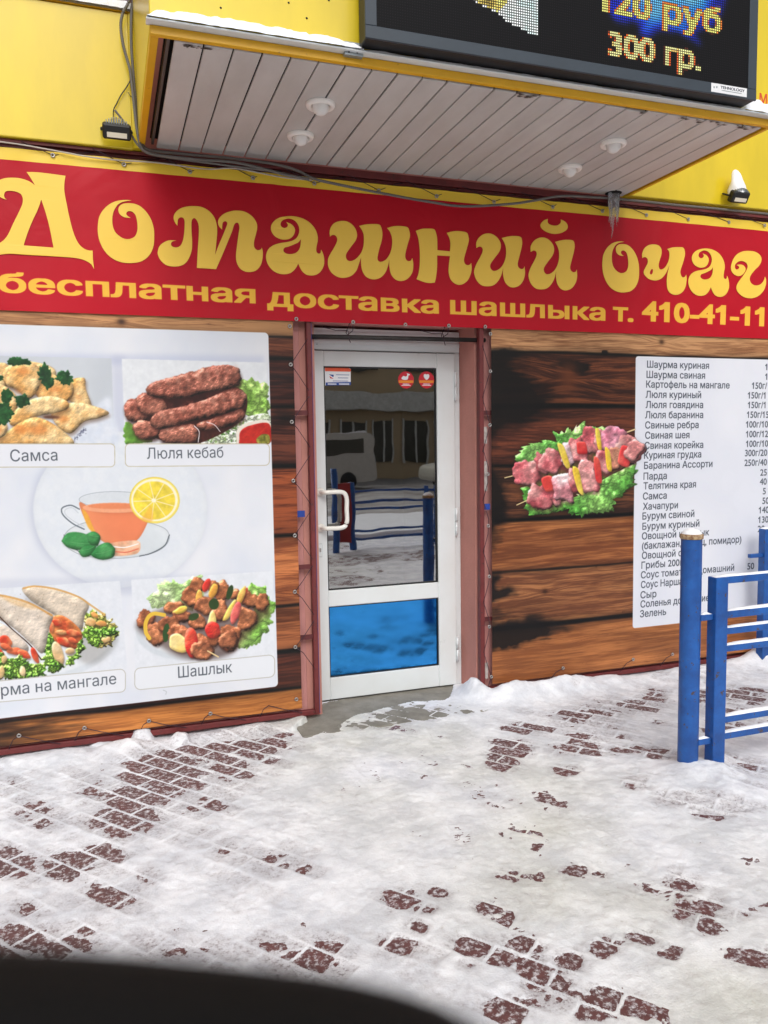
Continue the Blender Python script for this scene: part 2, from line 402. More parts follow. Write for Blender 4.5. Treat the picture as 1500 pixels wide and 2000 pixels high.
    for p in logs[-2:]:
        q = np.array(p); n = len(q)
        for k in range(9):
            t = k / 8.; x = q[:, 0].min() + 40 + t * (np.ptp(q[:, 0]) - 80); yc = 440 - (x - 765) * .2 if p is logs[-1] else 600 - (x - 785) * .26
            c.shadow([(x - 12, yc - 40), (x - 4, yc - 40), (x + 14, yc + 30), (x + 4, yc + 30)], .22, 2, (70, 28, 26))
            c.shadow([(x + 10, yc - 45), (x + 26, yc - 45), (x + 34, yc - 15), (x + 20, yc - 15)], .3, 2, (222, 170, 150))
    c.stroke([(1015, 620), (1040, 650), (1035, 705)], (240, 232, 235), 1.6); c.stroke([(1080, 600), (1120, 615), (1150, 650)], (235, 225, 228), 1.4)
    c.fill([(1235, 700), (1240, 640), (1290, 605), (1405, 595), (1406, 714), (1238, 714)], (238, 228, 214), noise=.02); 
    c.fill([(1250, 700), (1258, 648), (1310, 618), (1406, 610), (1406, 714), (1252, 714)], (196, 44, 34), (172, 30, 26), noise=.1, emb=.3)
    c.fill([(1340, 690), (1370, 665), (1406, 670), (1406, 712), (1350, 712)], (92, 100, 30), (150, 140, 60), noise=.4, ns=4)
    # labels with gold outline
    for p in (rrect(-200, 714, 600, 836, 22, 0, -2), rrect(655, 714, 1407, 832, 22, 0, -6)):
        c.fill(p, (229, 232, 238), smooth=False, noise=0); c.stroke(p, (196, 186, 160), 1.5, True, False)
    # ---------------- tea
    for p in ([(330, 1210), (380, 1150), (520, 1110), (700, 1110), (850, 1150), (885, 1195), (860, 1250), (780, 1290), (620, 1312), (450, 1300), (360, 1260)],):
        c.fill(p, (214, 220, 224), (228, 231, 234), noise=.05, ns=30, edge=.05, er=8); c.stroke(p, (150, 158, 166), 1.3, True, alpha=.8)
    c.stroke([(885, 1190), (860, 1245), (790, 1285), (730, 1300)], (96, 104, 112), 2.2); c.stroke([(335, 1190), (345, 1230), (420, 1280)], (120, 126, 132), 2)
    c.stroke([(440, 1160), (380, 1130), (330, 1085), (325, 1050), (370, 1035), (415, 1055)], (108, 118, 128), 2.6); c.stroke([(440, 1145), (390, 1120), (345, 1085), (342, 1058), (378, 1048), (410, 1075)], (200, 206, 212), 1.5)
    c.ell(600, 1005, 186, 42, (216, 221, 226), noise=.02); c.stroke([(600 + 186 * math.cos(t), 1005 + 42 * math.sin(t)) for t in np.linspace(0, 6.28, 20)[:-1]], (168, 176, 184), 1.2, True)
    c.fill([(416, 1020), (450, 1120), (500, 1190), (560, 1235), (650, 1240), (720, 1215), (770, 1130), (790, 1040), (700, 1065), (600, 1072), (500, 1062)], (236, 134, 92), (238, 150, 104), noise=.03, ns=30, edge=.1, er=10)
    c.fill([(430, 1060), (455, 1075), (480, 1130), (500, 1185), (460, 1150)], (240, 178, 60), noise=.05, alpha=.8)
    c.ell(600, 1048, 168, 26, (242, 168, 128), noise=.03); c.ell(600, 1040, 140, 15, (234, 140, 96), noise=.03)
    c.fill([(570, 1235), (720, 1220), (735, 1260), (710, 1290), (600, 1300), (560, 1270)], (232, 170, 130), (242, 200, 168), noise=.2, ns=12, alpha=.9)
    c.stroke([(580, 1248), (650, 1255), (722, 1236)], (250, 244, 238), 2.2); c.stroke([(590, 1275), (660, 1280), (722, 1262)], (226, 120, 90), 2.5)
    c.ell(808, 1008, 130, 120, (246, 226, 104), noise=.02); c.ell(808, 1008, 121, 111, (250, 243, 214), noise=.02); c.ell(806, 1010, 110, 100, (238, 212, 66), (240, 220, 110), noise=.12, ns=9) if False else c.ell(806, 1010, 110, 100, (240, 214, 74), noise=.14, ns=9)
    for k in range(9):
        t = k * 2 * math.pi / 9 + .3; c.stroke([(806, 1010), (806 + 108 * math.cos(t), 1010 + 98 * math.sin(t))], (249, 238, 190), 2.0, smooth=False, alpha=.8)
    c.ell(804, 1010, 12, 10, (250, 242, 214)); c.stroke([(808 + 130 * math.cos(t), 1008 + 120 * math.sin(t)) for t in np.linspace(0, 6.28, 22)[:-1]], (226, 196, 60), 1.1, True, alpha=.8)
    c.fill([(790, 1040), (800, 1110), (770, 1125), (740, 1110), (765, 1070)], (240, 170, 70), alpha=.55, noise=0, soft=3)
    for p in ([(322, 1222, 'c'), (352, 1182), (410, 1176), (470, 1196), (512, 1238, 'c'), (462, 1262), (400, 1268), (350, 1252)], [(452, 1186, 'c'), (492, 1172), (526, 1200), (512, 1248, 'c'), (470, 1236)],
              [(410, 1276, 'c'), (448, 1246), (506, 1246, 'c'), (486, 1290), (436, 1306)], [(474, 1294, 'c'), (516, 1246), (568, 1230), (604, 1262, 'c'), (594, 1304), (545, 1320), (500, 1312)]):
        c.shadow([(q_[0] + 4, q_[1] + 6) for q_ in p], .3, 2, (80, 90, 80)); c.fill(p, (40, 118, 58), (74, 150, 84), noise=.14, ns=11, emb=.5, er=8, edge=.28); q = np.array([q_[:2] for q_ in p], float); m0, m1 = q[q[:, 0].argmin()], q[q[:, 0].argmax()]; c.stroke([tuple(m0 * .8 + m1 * .2), tuple((m0 + m1) / 2 + 4), tuple(m0 * .15 + m1 * .85)], (120, 180, 120), .7, alpha=.7)
    # ---------------- wraps photo
    c.T = B
    c.fill([(-200, 178), (567, 130), (602, 545), (560, 560), (-200, 640)], (229, 232, 238), (222, 226, 233), smooth=False, noise=.02)
    c.ell(250, 430, 318, 165, (214, 220, 226), rot=-.2, noise=.02, soft=3); c.ell(240, 420, 300, 150, (228, 232, 236), rot=-.2, noise=.02, soft=3)
    tk = dict(noise=.08, ns=16, emb=.6, er=14, edge=.24)
    let = dict(noise=.55, ns=6, emb=1.1, er=4, frill=12, fs=6, ridge=True)
    c.shadow([(110, 200), (400, 380), (560, 400), (400, 520)], .3, 5, (90, 80, 70))
    c.fill([(390, 350), (420, 270), (480, 290), (540, 330), (548, 390), (500, 440), (430, 430)], (150, 180, 60), (214, 190, 110), **let)
    chunks(c, [(430, 325, 26, 20, .5), (480, 330, 26, 14, .2), (500, 405, 24, 14, -.3), (445, 290, 22, 12, .7)], B, (224, 156, 84), (240, 200, 140), noise=.1, ns=7, emb=.5)
    c.fill([(400, 350), (470, 355), (545, 350), (540, 385), (480, 400), (490, 430), (440, 440), (395, 405)], (84, 134, 40), (126, 172, 60), **let)
    c.fill([(105, 170), (150, 152), (250, 165), (350, 195), (420, 240), (400, 300), (385, 365), (330, 340), (240, 280), (150, 225)], (222, 206, 186), (204, 188, 168), **tk)
    c.stroke([(110, 165), (170, 155), (270, 170), (370, 205), (430, 245), (495, 290)], (214, 158, 76), 3.6, alpha=.75)
    c.fill([(240, 310), (300, 295), (385, 370), (370, 450), (280, 430), (240, 400)], (170, 66, 36), (214, 130, 70), noise=.3, ns=10, emb=.8)
    chunks(c, [(268, 325, 24, 18, .4), (290, 372, 30, 12, 0), (350, 375, 34, 16, .2), (300, 415, 36, 20, .3), (345, 410, 22, 12, .4), (245, 345, 12, 26, 0)], B, (208, 60, 34), (232, 170, 110), noise=.12, ns=8, emb=.6)
    c.fill([(210, 400), (230, 370), (262, 420), (265, 480), (310, 520), (390, 400), (402, 440), (370, 500), (310, 540), (240, 560), (208, 500)], (88, 138, 42), (134, 180, 66), **let)
    chunks(c, [(275, 470, 26, 54, -.35), (330, 462, 22, 16, 0)], B, (216, 178, 128), (232, 206, 164), noise=.1, ns=9, emb=.6)
    c.fill([(-160, 200), (0, 195), (120, 230), (200, 265), (250, 295), (235, 350), (205, 470), (150, 430), (60, 350), (-60, 280)], (212, 196, 178), (228, 214, 198), **tk)
    c.stroke([(-60, 190), (40, 205), (140, 235), (245, 292)], (214, 152, 70), 4.2, alpha=.75); c.fill([(5, 200), (60, 212), (180, 255), (150, 262), (60, 240)], (222, 176, 112), alpha=.5, noise=.2, soft=4)
    c.stroke([(0, 300), (60, 360), (140, 430), (195, 500)], (70, 40, 30), 2.4)
    c.fill([(-160, 300), (0, 330), (80, 380), (135, 440), (120, 470), (-160, 420)], (216, 200, 184), (232, 218, 204), **tk)
    chunks(c, [(30, 420, 34, 28, .7), (75, 462, 40, 16, 0), (165, 480, 14, 40, -.4), (115, 475, 34, 18, .5), (-10, 480, 30, 30, 0), (30, 440, 30, 14, .4)], B, (206, 64, 38), (226, 120, 76), noise=.12, ns=8, emb=.6)
    c.fill([(-120, 520), (-10, 480), (60, 500), (100, 480), (160, 520), (215, 520), (215, 570), (120, 590), (0, 600), (-120, 620)], (86, 136, 42), (140, 184, 70), **let)
    chunks(c, [(108, 555, 16, 24, -.2), (5, 560, 18, 30, .1), (20, 500, 14, 20, .2)], B, (226, 190, 130), (236, 210, 166), noise=.1, ns=9, emb=.5)
    for k in range(45): c.ell(-20 + _rs.rand() * 400, 190 + _rs.rand() * 130, 2.2, 1.6, (120, 84, 56), noise=0, alpha=.6)
    p = rrect(-200, 620, 592, 716, 24, -74, -62); c.fill(p, (230, 233, 238), smooth=False, noise=0); c.stroke(p, (186, 180, 168), 1.4, True, False)
    # ---------------- shashlik photo
    c.fill([(620, 125), (1290, 84), (1297, 490), (640, 545)], (230, 233, 239), (224, 228, 234), smooth=False, noise=.02)
    c.ell(960, 330, 322, 170, (210, 216, 222), rot=-.16, noise=.02, soft=3); c.ell(965, 318, 305, 158, (229, 233, 237), rot=-.16, noise=.02, soft=3)
    lk = dict(noise=.28, ns=16, emb=.5, er=9, frill=12, fs=8, ridge=True)
    c.fill([(705, 245), (740, 150), (800, 130), (870, 140), (920, 105), (960, 150), (900, 260), (760, 260)], (166, 206, 122), (206, 228, 170), **lk)
    c.fill([(1130, 450), (1110, 400), (1200, 300), (1170, 160), (1230, 160), (1285, 230), (1285, 330), (1230, 400)], (124, 182, 70), (180, 214, 130), **lk)
    sh = dict(noise=.42, ns=9, emb=1.1, er=6, edge=.35, frill=4, fs=4)
    c.shadow([(650, 320), (760, 440), (900, 500), (1080, 480), (1210, 340), (1270, 260), (1000, 200)], .6, 5, (60, 34, 26))
    chunks(c, [(905, 200, 46, 48, .2), (935, 150, 34, 40, .1), (1050, 180, 40, 54, 0), (1010, 160, 26, 36, 0), (1110, 195, 26, 26, 0), (1180, 220, 46, 36, .3), (1235, 235, 36, 44, .2), (820, 255, 50, 30, -.1)], B, (150, 86, 54), (190, 118, 76), **sh)
    chunks(c, [(975, 150, 16, 34, .4), (1150, 195, 10, 40, .5)], B, (204, 52, 42), (226, 90, 60), noise=.08, ns=9, emb=.6)
    chunks(c, [(1005, 180, 18, 44, .3), (1140, 200, 16, 46, .35), (940, 215, 18, 44, .1)], B, (226, 160, 66), (238, 190, 100), noise=.08, ns=9, emb=.6)
    c.ell(1085, 185, 14, 36, (44, 66, 30), rot=.3)
    chunks(c, [(690, 310, 44, 44, .2), (860, 295, 44, 28, .2), (970, 250, 50, 46, 0), (1040, 270, 40, 54, .2), (1165, 310, 50, 54, .2), (935, 325, 44, 34, .2), (740, 380, 60, 52, .2), (800, 340, 52, 46, 0)], B, (148, 84, 54), (192, 122, 82), **sh)
    chunks(c, [(850, 268, 36, 16, -.4), (1085, 270, 16, 60, .5)], B, (236, 196, 80), (240, 206, 110), noise=.08, ns=9, emb=.6)
    chunks(c, [(1112, 275, 20, 58, .3)], B, (200, 56, 70), (226, 110, 100), noise=.08, ns=9, emb=.6)
    c.ell(915, 300, 26, 16, (50, 72, 34), rot=-.4); c.ell(785, 375, 16, 44, (42, 78, 36), rot=.1); c.ell(1010, 240, 24, 26, (46, 70, 32))
    c.stroke([(775, 290), (720, 285), (690, 320), (688, 370), (705, 400)], (238, 196, 66), 7.5, alpha=.95)
    chunks(c, [(850, 390, 58, 52, .3), (950, 440, 56, 62, .2), (1075, 400, 60, 62, .2), (1010, 400, 30, 46, .1), (1110, 380, 30, 40, 0)], B, (142, 80, 50), (188, 112, 74), **sh)
    chunks(c, [(845, 425, 50, 40, .5), (1000, 320, 20, 44, .1)], B, (238, 206, 116), (244, 220, 150), noise=.08, ns=12, emb=.6)
    chunks(c, [(905, 425, 32, 72, -.15), (1005, 365, 40, 38, .5)], B, (196, 34, 34), (224, 84, 60), noise=.08, ns=12, emb=.9, er=9)
    chunks(c, [(955, 455, 50, 48, .2), (1080, 410, 50, 46, .2)], B, (150, 86, 58), (190, 120, 82), **sh)
    c.stroke([(980, 460), (1030, 488)], (232, 206, 150), 2.6)
    p = rrect(636, 540, 1296, 642, 26, -60, -58); c.fill(p, (231, 234, 239), smooth=False, noise=0); c.stroke(p, (186, 182, 172), 1.4, True, False)
    c.stroke([(770, 645), (785, 652), (782, 665)], (190, 195, 200), 1.5)
    return c

def paint_skewer():
    """raw skewers on lettuce; returns colour canvas and alpha canvas"""
    c = Canvas(960, 800, 1280, 1040, 2.4, (0, 0, 0)); T = (940, 620, .37333); c.T = T
    al = Canvas(960, 800, 1280, 1040, 2.4, (0, 0, 0)); al.T = T
    def F(p, *a, **k):
        c.fill(p, *a, **k)
        al.fill(p, (255, 255, 255), noise=0, **{q: v for q, v in k.items() if q in ('frill', 'fs', 'seed', 'soft', 'smooth')})
    lk = dict(noise=.34, ns=15, emb=.7, er=9, frill=13, fs=7, ridge=True)
    F([(190, 750), (200, 690), (290, 650), (370, 640), (385, 590), (450, 590), (515, 555), (560, 575), (650, 580), (700, 640), (500, 760), (250, 800)], (96, 176, 72), (150, 206, 110), **lk)
    F([(215, 890), (250, 880), (420, 960), (600, 860), (700, 810), (800, 770), (795, 860), (740, 930), (690, 960), (680, 1010), (600, 1020), (520, 1045), (430, 1010), (300, 1035), (240, 1030), (225, 960)], (92, 172, 66), (146, 204, 104), **lk)
    F([(215, 830), (330, 720), (560, 640), (740, 650), (790, 740), (600, 860), (420, 930), (300, 930)], (120, 60, 56), (90, 110, 50), noise=.3)
    st = lambda p, w: (c.stroke(p, (226, 202, 150), w), al.stroke(p, (255, 255, 255), w))
    st([(118, 838), (190, 820)], 2.2); st([(180, 980), (280, 935)], 2.2); st([(740, 605), (795, 585)], 3)
    mk = dict(noise=.42, ns=10, emb=1.0, er=7, edge=.3, frill=6, fs=9)
    def meat(lst, col, col2, **k):
        for i, (x, y, rx, ry, rot) in enumerate(lst):
            rr = np.random.RandomState(int(x + y)); p = []
            for j in range(8):
                t = 2 * math.pi * (j + .5) / 8; q = (.92 + .26 * rr.rand()) * (1.06 if j % 2 else .94); a, b = rx * q * np.sign(math.cos(t)) * abs(math.cos(t)) ** .7, ry * q * np.sign(math.sin(t)) * abs(math.sin(t)) ** .7
                p.append((x + a * math.cos(rot) - b * math.sin(rot), y + a * math.sin(rot) + b * math.cos(rot)))
            c.shadow([(u + 4, v + 12) for u, v in p], .5, 2, (70, 30, 34)); F(p, col, col2, seed=i, **k)
    R1, R2 = (186, 84, 92), (222, 158, 154); Pk = (216, 166, 178); Pk2 = (236, 206, 208)
    meat([(235, 810, 66, 66, -.2), (310, 765, 30, 55, -.2), (360, 755, 56, 60, .2)], R1, R2, **mk)
    meat([(455, 720, 34, 62, -.1)], Pk, Pk2, **mk); meat([(495, 690, 36, 58, -.2), (525, 715, 20, 50, -.2), (570, 640, 44, 66, -.2), (615, 650, 24, 66, 0)], R1, R2, **mk)
    meat([(685, 635, 66, 64, 0)], (206, 120, 140), Pk, **mk); meat([(770, 690, 72, 62, .4)], (204, 124, 124), (228, 180, 172), **mk)
    meat([(520, 680, 26, 34, -.3)], (206, 44, 48), (224, 90, 80), noise=.08, ns=9, emb=.6)
    meat([(425, 720, 15, 66, -.35), (608, 640, 12, 56, -.15)], (226, 186, 50), (240, 214, 96), noise=.08, ns=9, emb=.6)
    meat([(310, 940, 74, 70, -.1), (385, 920, 30, 66, -.2)], R1, R2, **mk); meat([(350, 870, 30, 40, -.5)], (214, 66, 60), (228, 110, 92), noise=.1, ns=9, emb=.6)
    meat([(425, 890, 50, 76, -.2)], (206, 132, 140), Pk2, **mk); meat([(480, 850, 26, 62, -.15), (560, 830, 60, 76, -.1), (640, 760, 54, 62, 0)], R1, R2, **mk)
    meat([(605, 800, 16, 66, -.15)], (206, 46, 50), (226, 96, 80), noise=.08, ns=9, emb=.6)
    meat([(690, 740, 36, 60, 0)], (186, 108, 96), (214, 150, 120), **mk); meat([(745, 725, 30, 48, .1)], (216, 60, 62), (232, 112, 96), noise=.08, ns=9, emb=.6)
    meat([(790, 700, 44, 56, .5)], (206, 130, 128), (230, 178, 168), **mk)
    meat([(500, 850, 16, 78, -.25), (660, 745, 13, 60, -.15)], (226, 186, 50), (240, 214, 96), noise=.08, ns=9, emb=.6)
    return c, al.a[..., 0]

def wood(X, Z, planks, dark, knots, seed=0):
    """printed boards: planks = [(ztop, zbottom, rgb, rgb2, contrast)]; dark(X,Z) -> scorch 0..1"""
    out = np.zeros(X.shape + (3,)); nz = fbm(X * .9 + seed, Z * .9, 3) - .5
    for i, (z1, z0, ca, cb, con) in enumerate(planks):
        wob = .008 * (fbm(X * 2.3 + i * 7, X * 0 + i, 3) - .5) * 2
        m = (Z + wob <= z1) & (Z + wob > z0)
        if not m.any(): continue
        x = X[m]; z = Z[m]
        s = z * 1.0 + .05 * (fbm(x * 1.6 + i * 5 + seed, z * 7, 3, i) - .5)
        for kx, kz, kr in knots:
            d = np.hypot((x - kx) * .55, z - kz); s = s + np.sign(z - kz) * kr * np.exp(-(d / (kr * 2.2)) ** 2) * .8
        g = fbm(x * 2.2 + i * 3, s * 62, 3, i) * .5 + fbm(x * 9 + i * 11, s * 170, 3, i + 1) * .5
        g = np.clip((g - .5) * con * 4.4 + .5, 0, 1)
        fib = fbm(x * 9 + i * 4, s * 420, 2, i); crk = np.exp(-np.abs(fbm(x * 1.1 + i * 9, s * 34 + 3 * i, 4, i) - .5) / .010) * (fbm(x * 2.3, s * 11 + i, 3, i + 1) > .50)
        band = fbm(x * .8 + 3 * i, z * 9 + i * 13, 3, i + 2)
        g = np.clip(g * .70 + (band - .5) * 1.5 + .12 + (fib - .5) * .5 + crk * .55, 0, 1)[..., None]
        col = np.array(ca) / 255. * (1 - g) + np.array(cb) / 255. * g
        e = np.minimum(z1 - z - wob[m], z + wob[m] - z0)
        gap = np.clip(e / .012, 0, 1)[..., None]; col = col * (.12 + .88 * gap) * (.62 + .38 * np.clip(e / .045, 0, 1) ** .6)[..., None] * (.86 + .28 * fbm(x * 2.1 + i, z * 8, 3, i))[..., None]
        col = col * (1 - .35 * np.exp(-np.clip(z1 - z - wob[m], 0, 9) / .03))[..., None] if False else col
        for kx, kz, kr in knots:
            d = np.hypot((x - kx) * .8, z - kz); k_ = np.exp(-(d / (kr * .55)) ** 2)[..., None] * .75
            col = col * (1 - k_) + np.array([.16, .07, .03]) * k_
        out[m] = col
    wx = (fbm(X * 6, Z * 6, 4, 2) - .5) * .22; wz = (fbm(X * 6 + 9, Z * 9, 4, 1) - .5) * .12; dd = dark(X + wx, Z + wz)
    D = np.clip((dd - .22) * 1.15 + (fbm(X * 7, Z * 60, 4, 3) - .5) * .9 * np.clip(dd * 4, 0, 1) * (dd < .98), 0, 1)[..., None]
    out = out * np.array([.98, .94, .90])
    return out * (1 - D * .96) + np.array([.028, .02, .022]) * D * .96
# ================================================================ materials in use
YEL = (228, 200, 36)
m_yel = mat('yellow composite panel', YEL, .32, var=.06, scale=2.2, stretch=(1.6, 1, .5), coat=.15, bump=.02, bscale=9)
m_yeltrim = mat('ochre yellow painted metal', (222, 168, 22), .4, var=.05, scale=5)
m_pink = mat('salmon plaster', (200, 138, 132), .85, var=.06, scale=4, bump=.25, bscale=90)
m_maroon = mat('dark red painted steel', (112, 42, 42), .5, var=.12, scale=12)
m_maroon2 = mat('faded red brown steel', (96, 36, 38), .55, var=.14, scale=14)
m_redwall = mat('brick red plaster', (196, 134, 122), .8, var=.06, scale=3, bump=.2, bscale=70)
m_white = mat('white plastic profile', (218, 223, 224), .3, var=.02, scale=5, coat=.2)
m_whitelow = mat('white door plastic', (220, 225, 226), .3, var=.03, scale=3, coat=.2, col2=(214, 217, 216))
m_gasket = mat('black rubber gasket', (22, 24, 26), .6)
m_snow = mat('powder snow', (246, 248, 252), .75, var=.02, scale=20, bump=.35, bscale=140, spec=.2)
m_slat = mat('taupe aluminium slat', (197, 195, 192), .42, var=.06, scale=7, stretch=(1, .35, 1), obj_rand=.045)
m_black = mat('matt black metal', (20, 20, 22), .5, var=.1)
m_void = mat('dark void', (12, 10, 10), .9)
m_slate = mat('slate blue grey metal', (50, 60, 70), .45, var=.06, scale=9)
m_cable = mat('grey corrugated conduit', (112, 108, 104), .6, var=.1, scale=15)
m_wcable = mat('pale thin cable', (190, 180, 172), .6)
m_cord = mat('purple grey lacing cord', (66, 48, 58), .8)
m_eye = mat('nickel eyelet', (176, 172, 168), .35, metal=.85, var=.08)
m_galv = mat('galvanised plate', (168, 176, 180), .4, metal=.7, var=.12, scale=50)
m_blue = mat('blue painted steel', (22, 90, 168), .42, var=.1, scale=9, col2=(16, 66, 132), coat=.1, bump=.12, bscale=120)
def chips(m, col, lo=.61, hi=.64, scale=30):
    t = m.node_tree; b = t.nodes['Principled BSDF']; src = b.inputs['Base Color'].links[0].from_socket
    g_ = t.nodes.new('ShaderNodeNewGeometry'); n_ = t.nodes.new('ShaderNodeTexNoise'); n_.inputs['Scale'].default_value = scale; n_.inputs['Detail'].default_value = 8; n_.inputs['Roughness'].default_value = .7
    t.links.new(g_.outputs['Position'], n_.inputs['Vector']); r_ = t.nodes.new('ShaderNodeMapRange'); r_.inputs[1].default_value = lo; r_.inputs[2].default_value = hi; t.links.new(n_.outputs[0], r_.inputs[0])
    x_ = t.nodes.new('ShaderNodeMix'); x_.data_type = 'RGBA'; t.links.new(r_.outputs[0], x_.inputs[0]); t.links.new(src, x_.inputs[6]); x_.inputs[7].default_value = srgb(col); t.links.new(x_.outputs[2], b.inputs['Base Color'])
chips(m_blue, (74, 58, 54)); chips(m_maroon, (70, 40, 36), .6, .64, 40); chips(m_yeltrim, (120, 84, 40), .66, .70, 26)
m_rust = mat('rusty cream cap', (190, 168, 132), .7, var=.15, scale=60, col2=(116, 74, 46))
m_conc = mat('grey green concrete', (146, 142, 132), .9, var=.09, scale=7, bump=.4, bscale=80, col2=(118, 114, 104))
m_lampglass = mat('frosted lamp glass', (232, 230, 226), .3, var=.02)
m_lampring = mat('cream lamp ring', (240, 236, 230), .4, var=.03)
m_yletter = mat('golden yellow print', (244, 202, 76), .45, var=.015, scale=2)
m_yletter2 = mat('orange yellow print', (236, 184, 70), .45, var=.015, scale=2)
m_ybord = mat('yellow banner border', (236, 200, 60), .45, var=.02, scale=2)
m_ink = mat('dark grey print', (74, 80, 90), .5, var=.02)
m_redprint = mat('red print', (206, 74, 44), .5, var=.02)
m_bluefilm = mat('blue protective film', (30, 62, 150), .5, var=.1)

# ================================================================ text helper
_tl = {}
def text_loops(body):
    if body in _tl: return _tl[body]
    cu = bpy.data.curves.new('t', 'FONT'); cu.body = body; cu.size = 1; cu.resolution_u = 4
    ob = bpy.data.objects.new('t', cu); COL.objects.link(ob); bpy.context.view_layer.update()
    cv = ob.to_curve(bpy.context.evaluated_depsgraph_get()); loops = []
    for sp in cv.splines:
        q = []
        if sp.type == 'BEZIER':
            P_ = sp.bezier_points; n = len(P_)
            for i in range(n):
                a_, b_ = P_[i], P_[(i + 1) % n]; p0, p1, p2, p3 = [np.array(v_[:2]) for v_ in (a_.co, a_.handle_right, b_.handle_left, b_.co)]
                for t_ in (0, .25, .5, .75): q.append((1 - t_) ** 3 * p0 + 3 * (1 - t_) ** 2 * t_ * p1 + 3 * (1 - t_) * t_ ** 2 * p2 + t_ ** 3 * p3)
        else: q = [np.array(pt.co[:2]) for pt in sp.points]
        if len(q) > 2: loops.append(np.array(q))
    ob.to_curve_clear(); COL.objects.unlink(ob); bpy.data.objects.remove(ob)
    if '1' in body:      # a figure one with a proper flag
        for i, q in enumerate(loops):
            if .64 < np.ptp(q[:, 1]) < .72 and .08 < np.ptp(q[:, 0]) < .12:
                xr = q[:, 0].max() + .03; loops[i] = np.array([(xr, 0), (xr, .69), (xr - .085, .69), (xr - .13, .625), (xr - .20, .565), (xr - .27, .53), (xr - .27, .44), (xr - .20, .465), (xr - .11, .52), (xr - .11, 0)])
    _tl[body] = loops; return loops
def text_cover(body, x0, x1, zb, cap, gx0, gz1, res, nx, nz, bold=0., fit=True, SS=3):
    """ink coverage of a line of text on a grid (left gx0, top gz1); non-zero winding, so crossing strokes stay whole"""
    L_ = text_loops(body); mn = min(q[:, 0].min() for q in L_); mxx = max(q[:, 0].max() for q in L_); k = cap / .69
    kx = (x1 - x0) / (mxx - mn) if fit else k; r = res / SS
    Q_ = [np.stack([(x0 + (q[:, 0] - mn) * kx - gx0) / r, (gz1 - zb - q[:, 1] * k) / r], 1) for q in L_]
    pad = int(bold * k / r) + 4; xa = int(min(q[:, 0].min() for q in Q_)) - pad; ya = int(min(q[:, 1].min() for q in Q_)) - pad
    xa = (xa // SS) * SS; ya = (ya // SS) * SS; W_ = int(max(q[:, 0].max() for q in Q_)) + pad - xa; H_ = int(max(q[:, 1].max() for q in Q_)) + pad - ya
    W_ += (-W_) % SS; H_ += (-H_) % SS; wn = np.zeros((H_, W_), np.int32)
    for q in Q_:
        c0, c1 = int(q[:, 0].min()) - xa, int(q[:, 0].max()) - xa + 2; X = np.arange(c0, c1)[None] + xa + .5
        for (ax, ay), (bx, by) in zip(q, np.roll(q, -1, 0)):
            lo, hi = math.ceil(min(ay, by) - .5), math.ceil(max(ay, by) - .5)
            if hi <= lo: continue
            Y = np.arange(lo, hi)[:, None] + .5; s_ = 1 if by > ay else -1
            wn[lo - ya:hi - ya, c0:c1] += s_ * (X < ax + (bx - ax) * (Y - ay) / (by - ay))
    m_ = (wn != 0).astype(float)
    if bold:
        for ax_, n_ in ((1, int(round(bold * kx / r))), (0, int(round(bold * k * .7 / r)))):
            o_ = m_.copy()
            for d_ in range(1, n_ + 1): o_ = np.maximum(o_, np.maximum(np.roll(m_, d_, ax_), np.roll(m_, -d_, ax_)))
            m_ = o_
    cov = m_.reshape(H_ // SS, SS, W_ // SS, SS).mean((1, 3)); out = np.zeros((nz, nx)); X0, Y0 = xa // SS, ya // SS
    a0, a1, b0, b1_ = max(0, X0), min(nx, X0 + cov.shape[1]), max(0, Y0), min(nz, Y0 + cov.shape[0])
    if a1 > a0 and b1_ > b0: out[b0:b1_, a0:a1] = cov[b0 - Y0:b1_ - Y0, a0 - X0:a1 - X0]
    return out
def ink(arr, cover, col): return arr * (1 - cover[..., None]) + np.array(col) / 255. * cover[..., None]
def plain_print(name, x0, x1, z0, z1, y, res, bgcol, jobs, parent, oname, **k):
    """small flat print: a rectangle with text; jobs = [(text, x0, x1, baseline, cap, colour, bold)]"""
    nx, nz = int((x1 - x0) / res), int((z1 - z0) / res); a = np.zeros((nz, nx, 3)) + np.array(bgcol) / 255.
    for s, xa, xb, zb, cap, col, bo in jobs: a = ink(a, text_cover(s, xa, xb, zb, cap, x0, z1, res, nx, nz, bo), col)
    w = MB(); w.add([(x0, y, z0), (x1, y, z0), (x1, y, z1), (x0, y, z1)], [(0, 1, 2, 3)]); o = w.build(oname, img_mat(name, a, **k), parent)
    ul = o.data.uv_layers.new(name='uv')
    for i, uv in enumerate([(0, 0), (1, 0), (1, 1), (0, 1)]): ul.data[i].uv = uv
    return o
def P2(px, py, y=0.): p = at(px, py, y); return (p[0], p[2])

# ================================================================ the building
building = thing('building', 'yellow panelled shop building with salmon plaster around a recessed white door', 'building', (1.6, .05, 0))
DY = .25
w = MB()
w.box(-3.2, 1.03, .05, .55, -.05, 3.1); w.box(2.14, 7.5, .05, .55, -.05, 3.1); w.box(1.03, 2.14, .05, .55, 2.262, 3.1)
w.build('wall', m_pink, building)
w = MB(); w.box(2.104, 2.139, .047, .55, -.02, 2.262); w.box(1.031, 1.118, .0495, .55, -.02, 2.262); build_each(w, 'door_reveal', m_redwall, building)
w = MB(); w.box(-3.2, 7.5, .06, .5, 3.1, 7.5); w.build('upper_wall', m_pink, building)
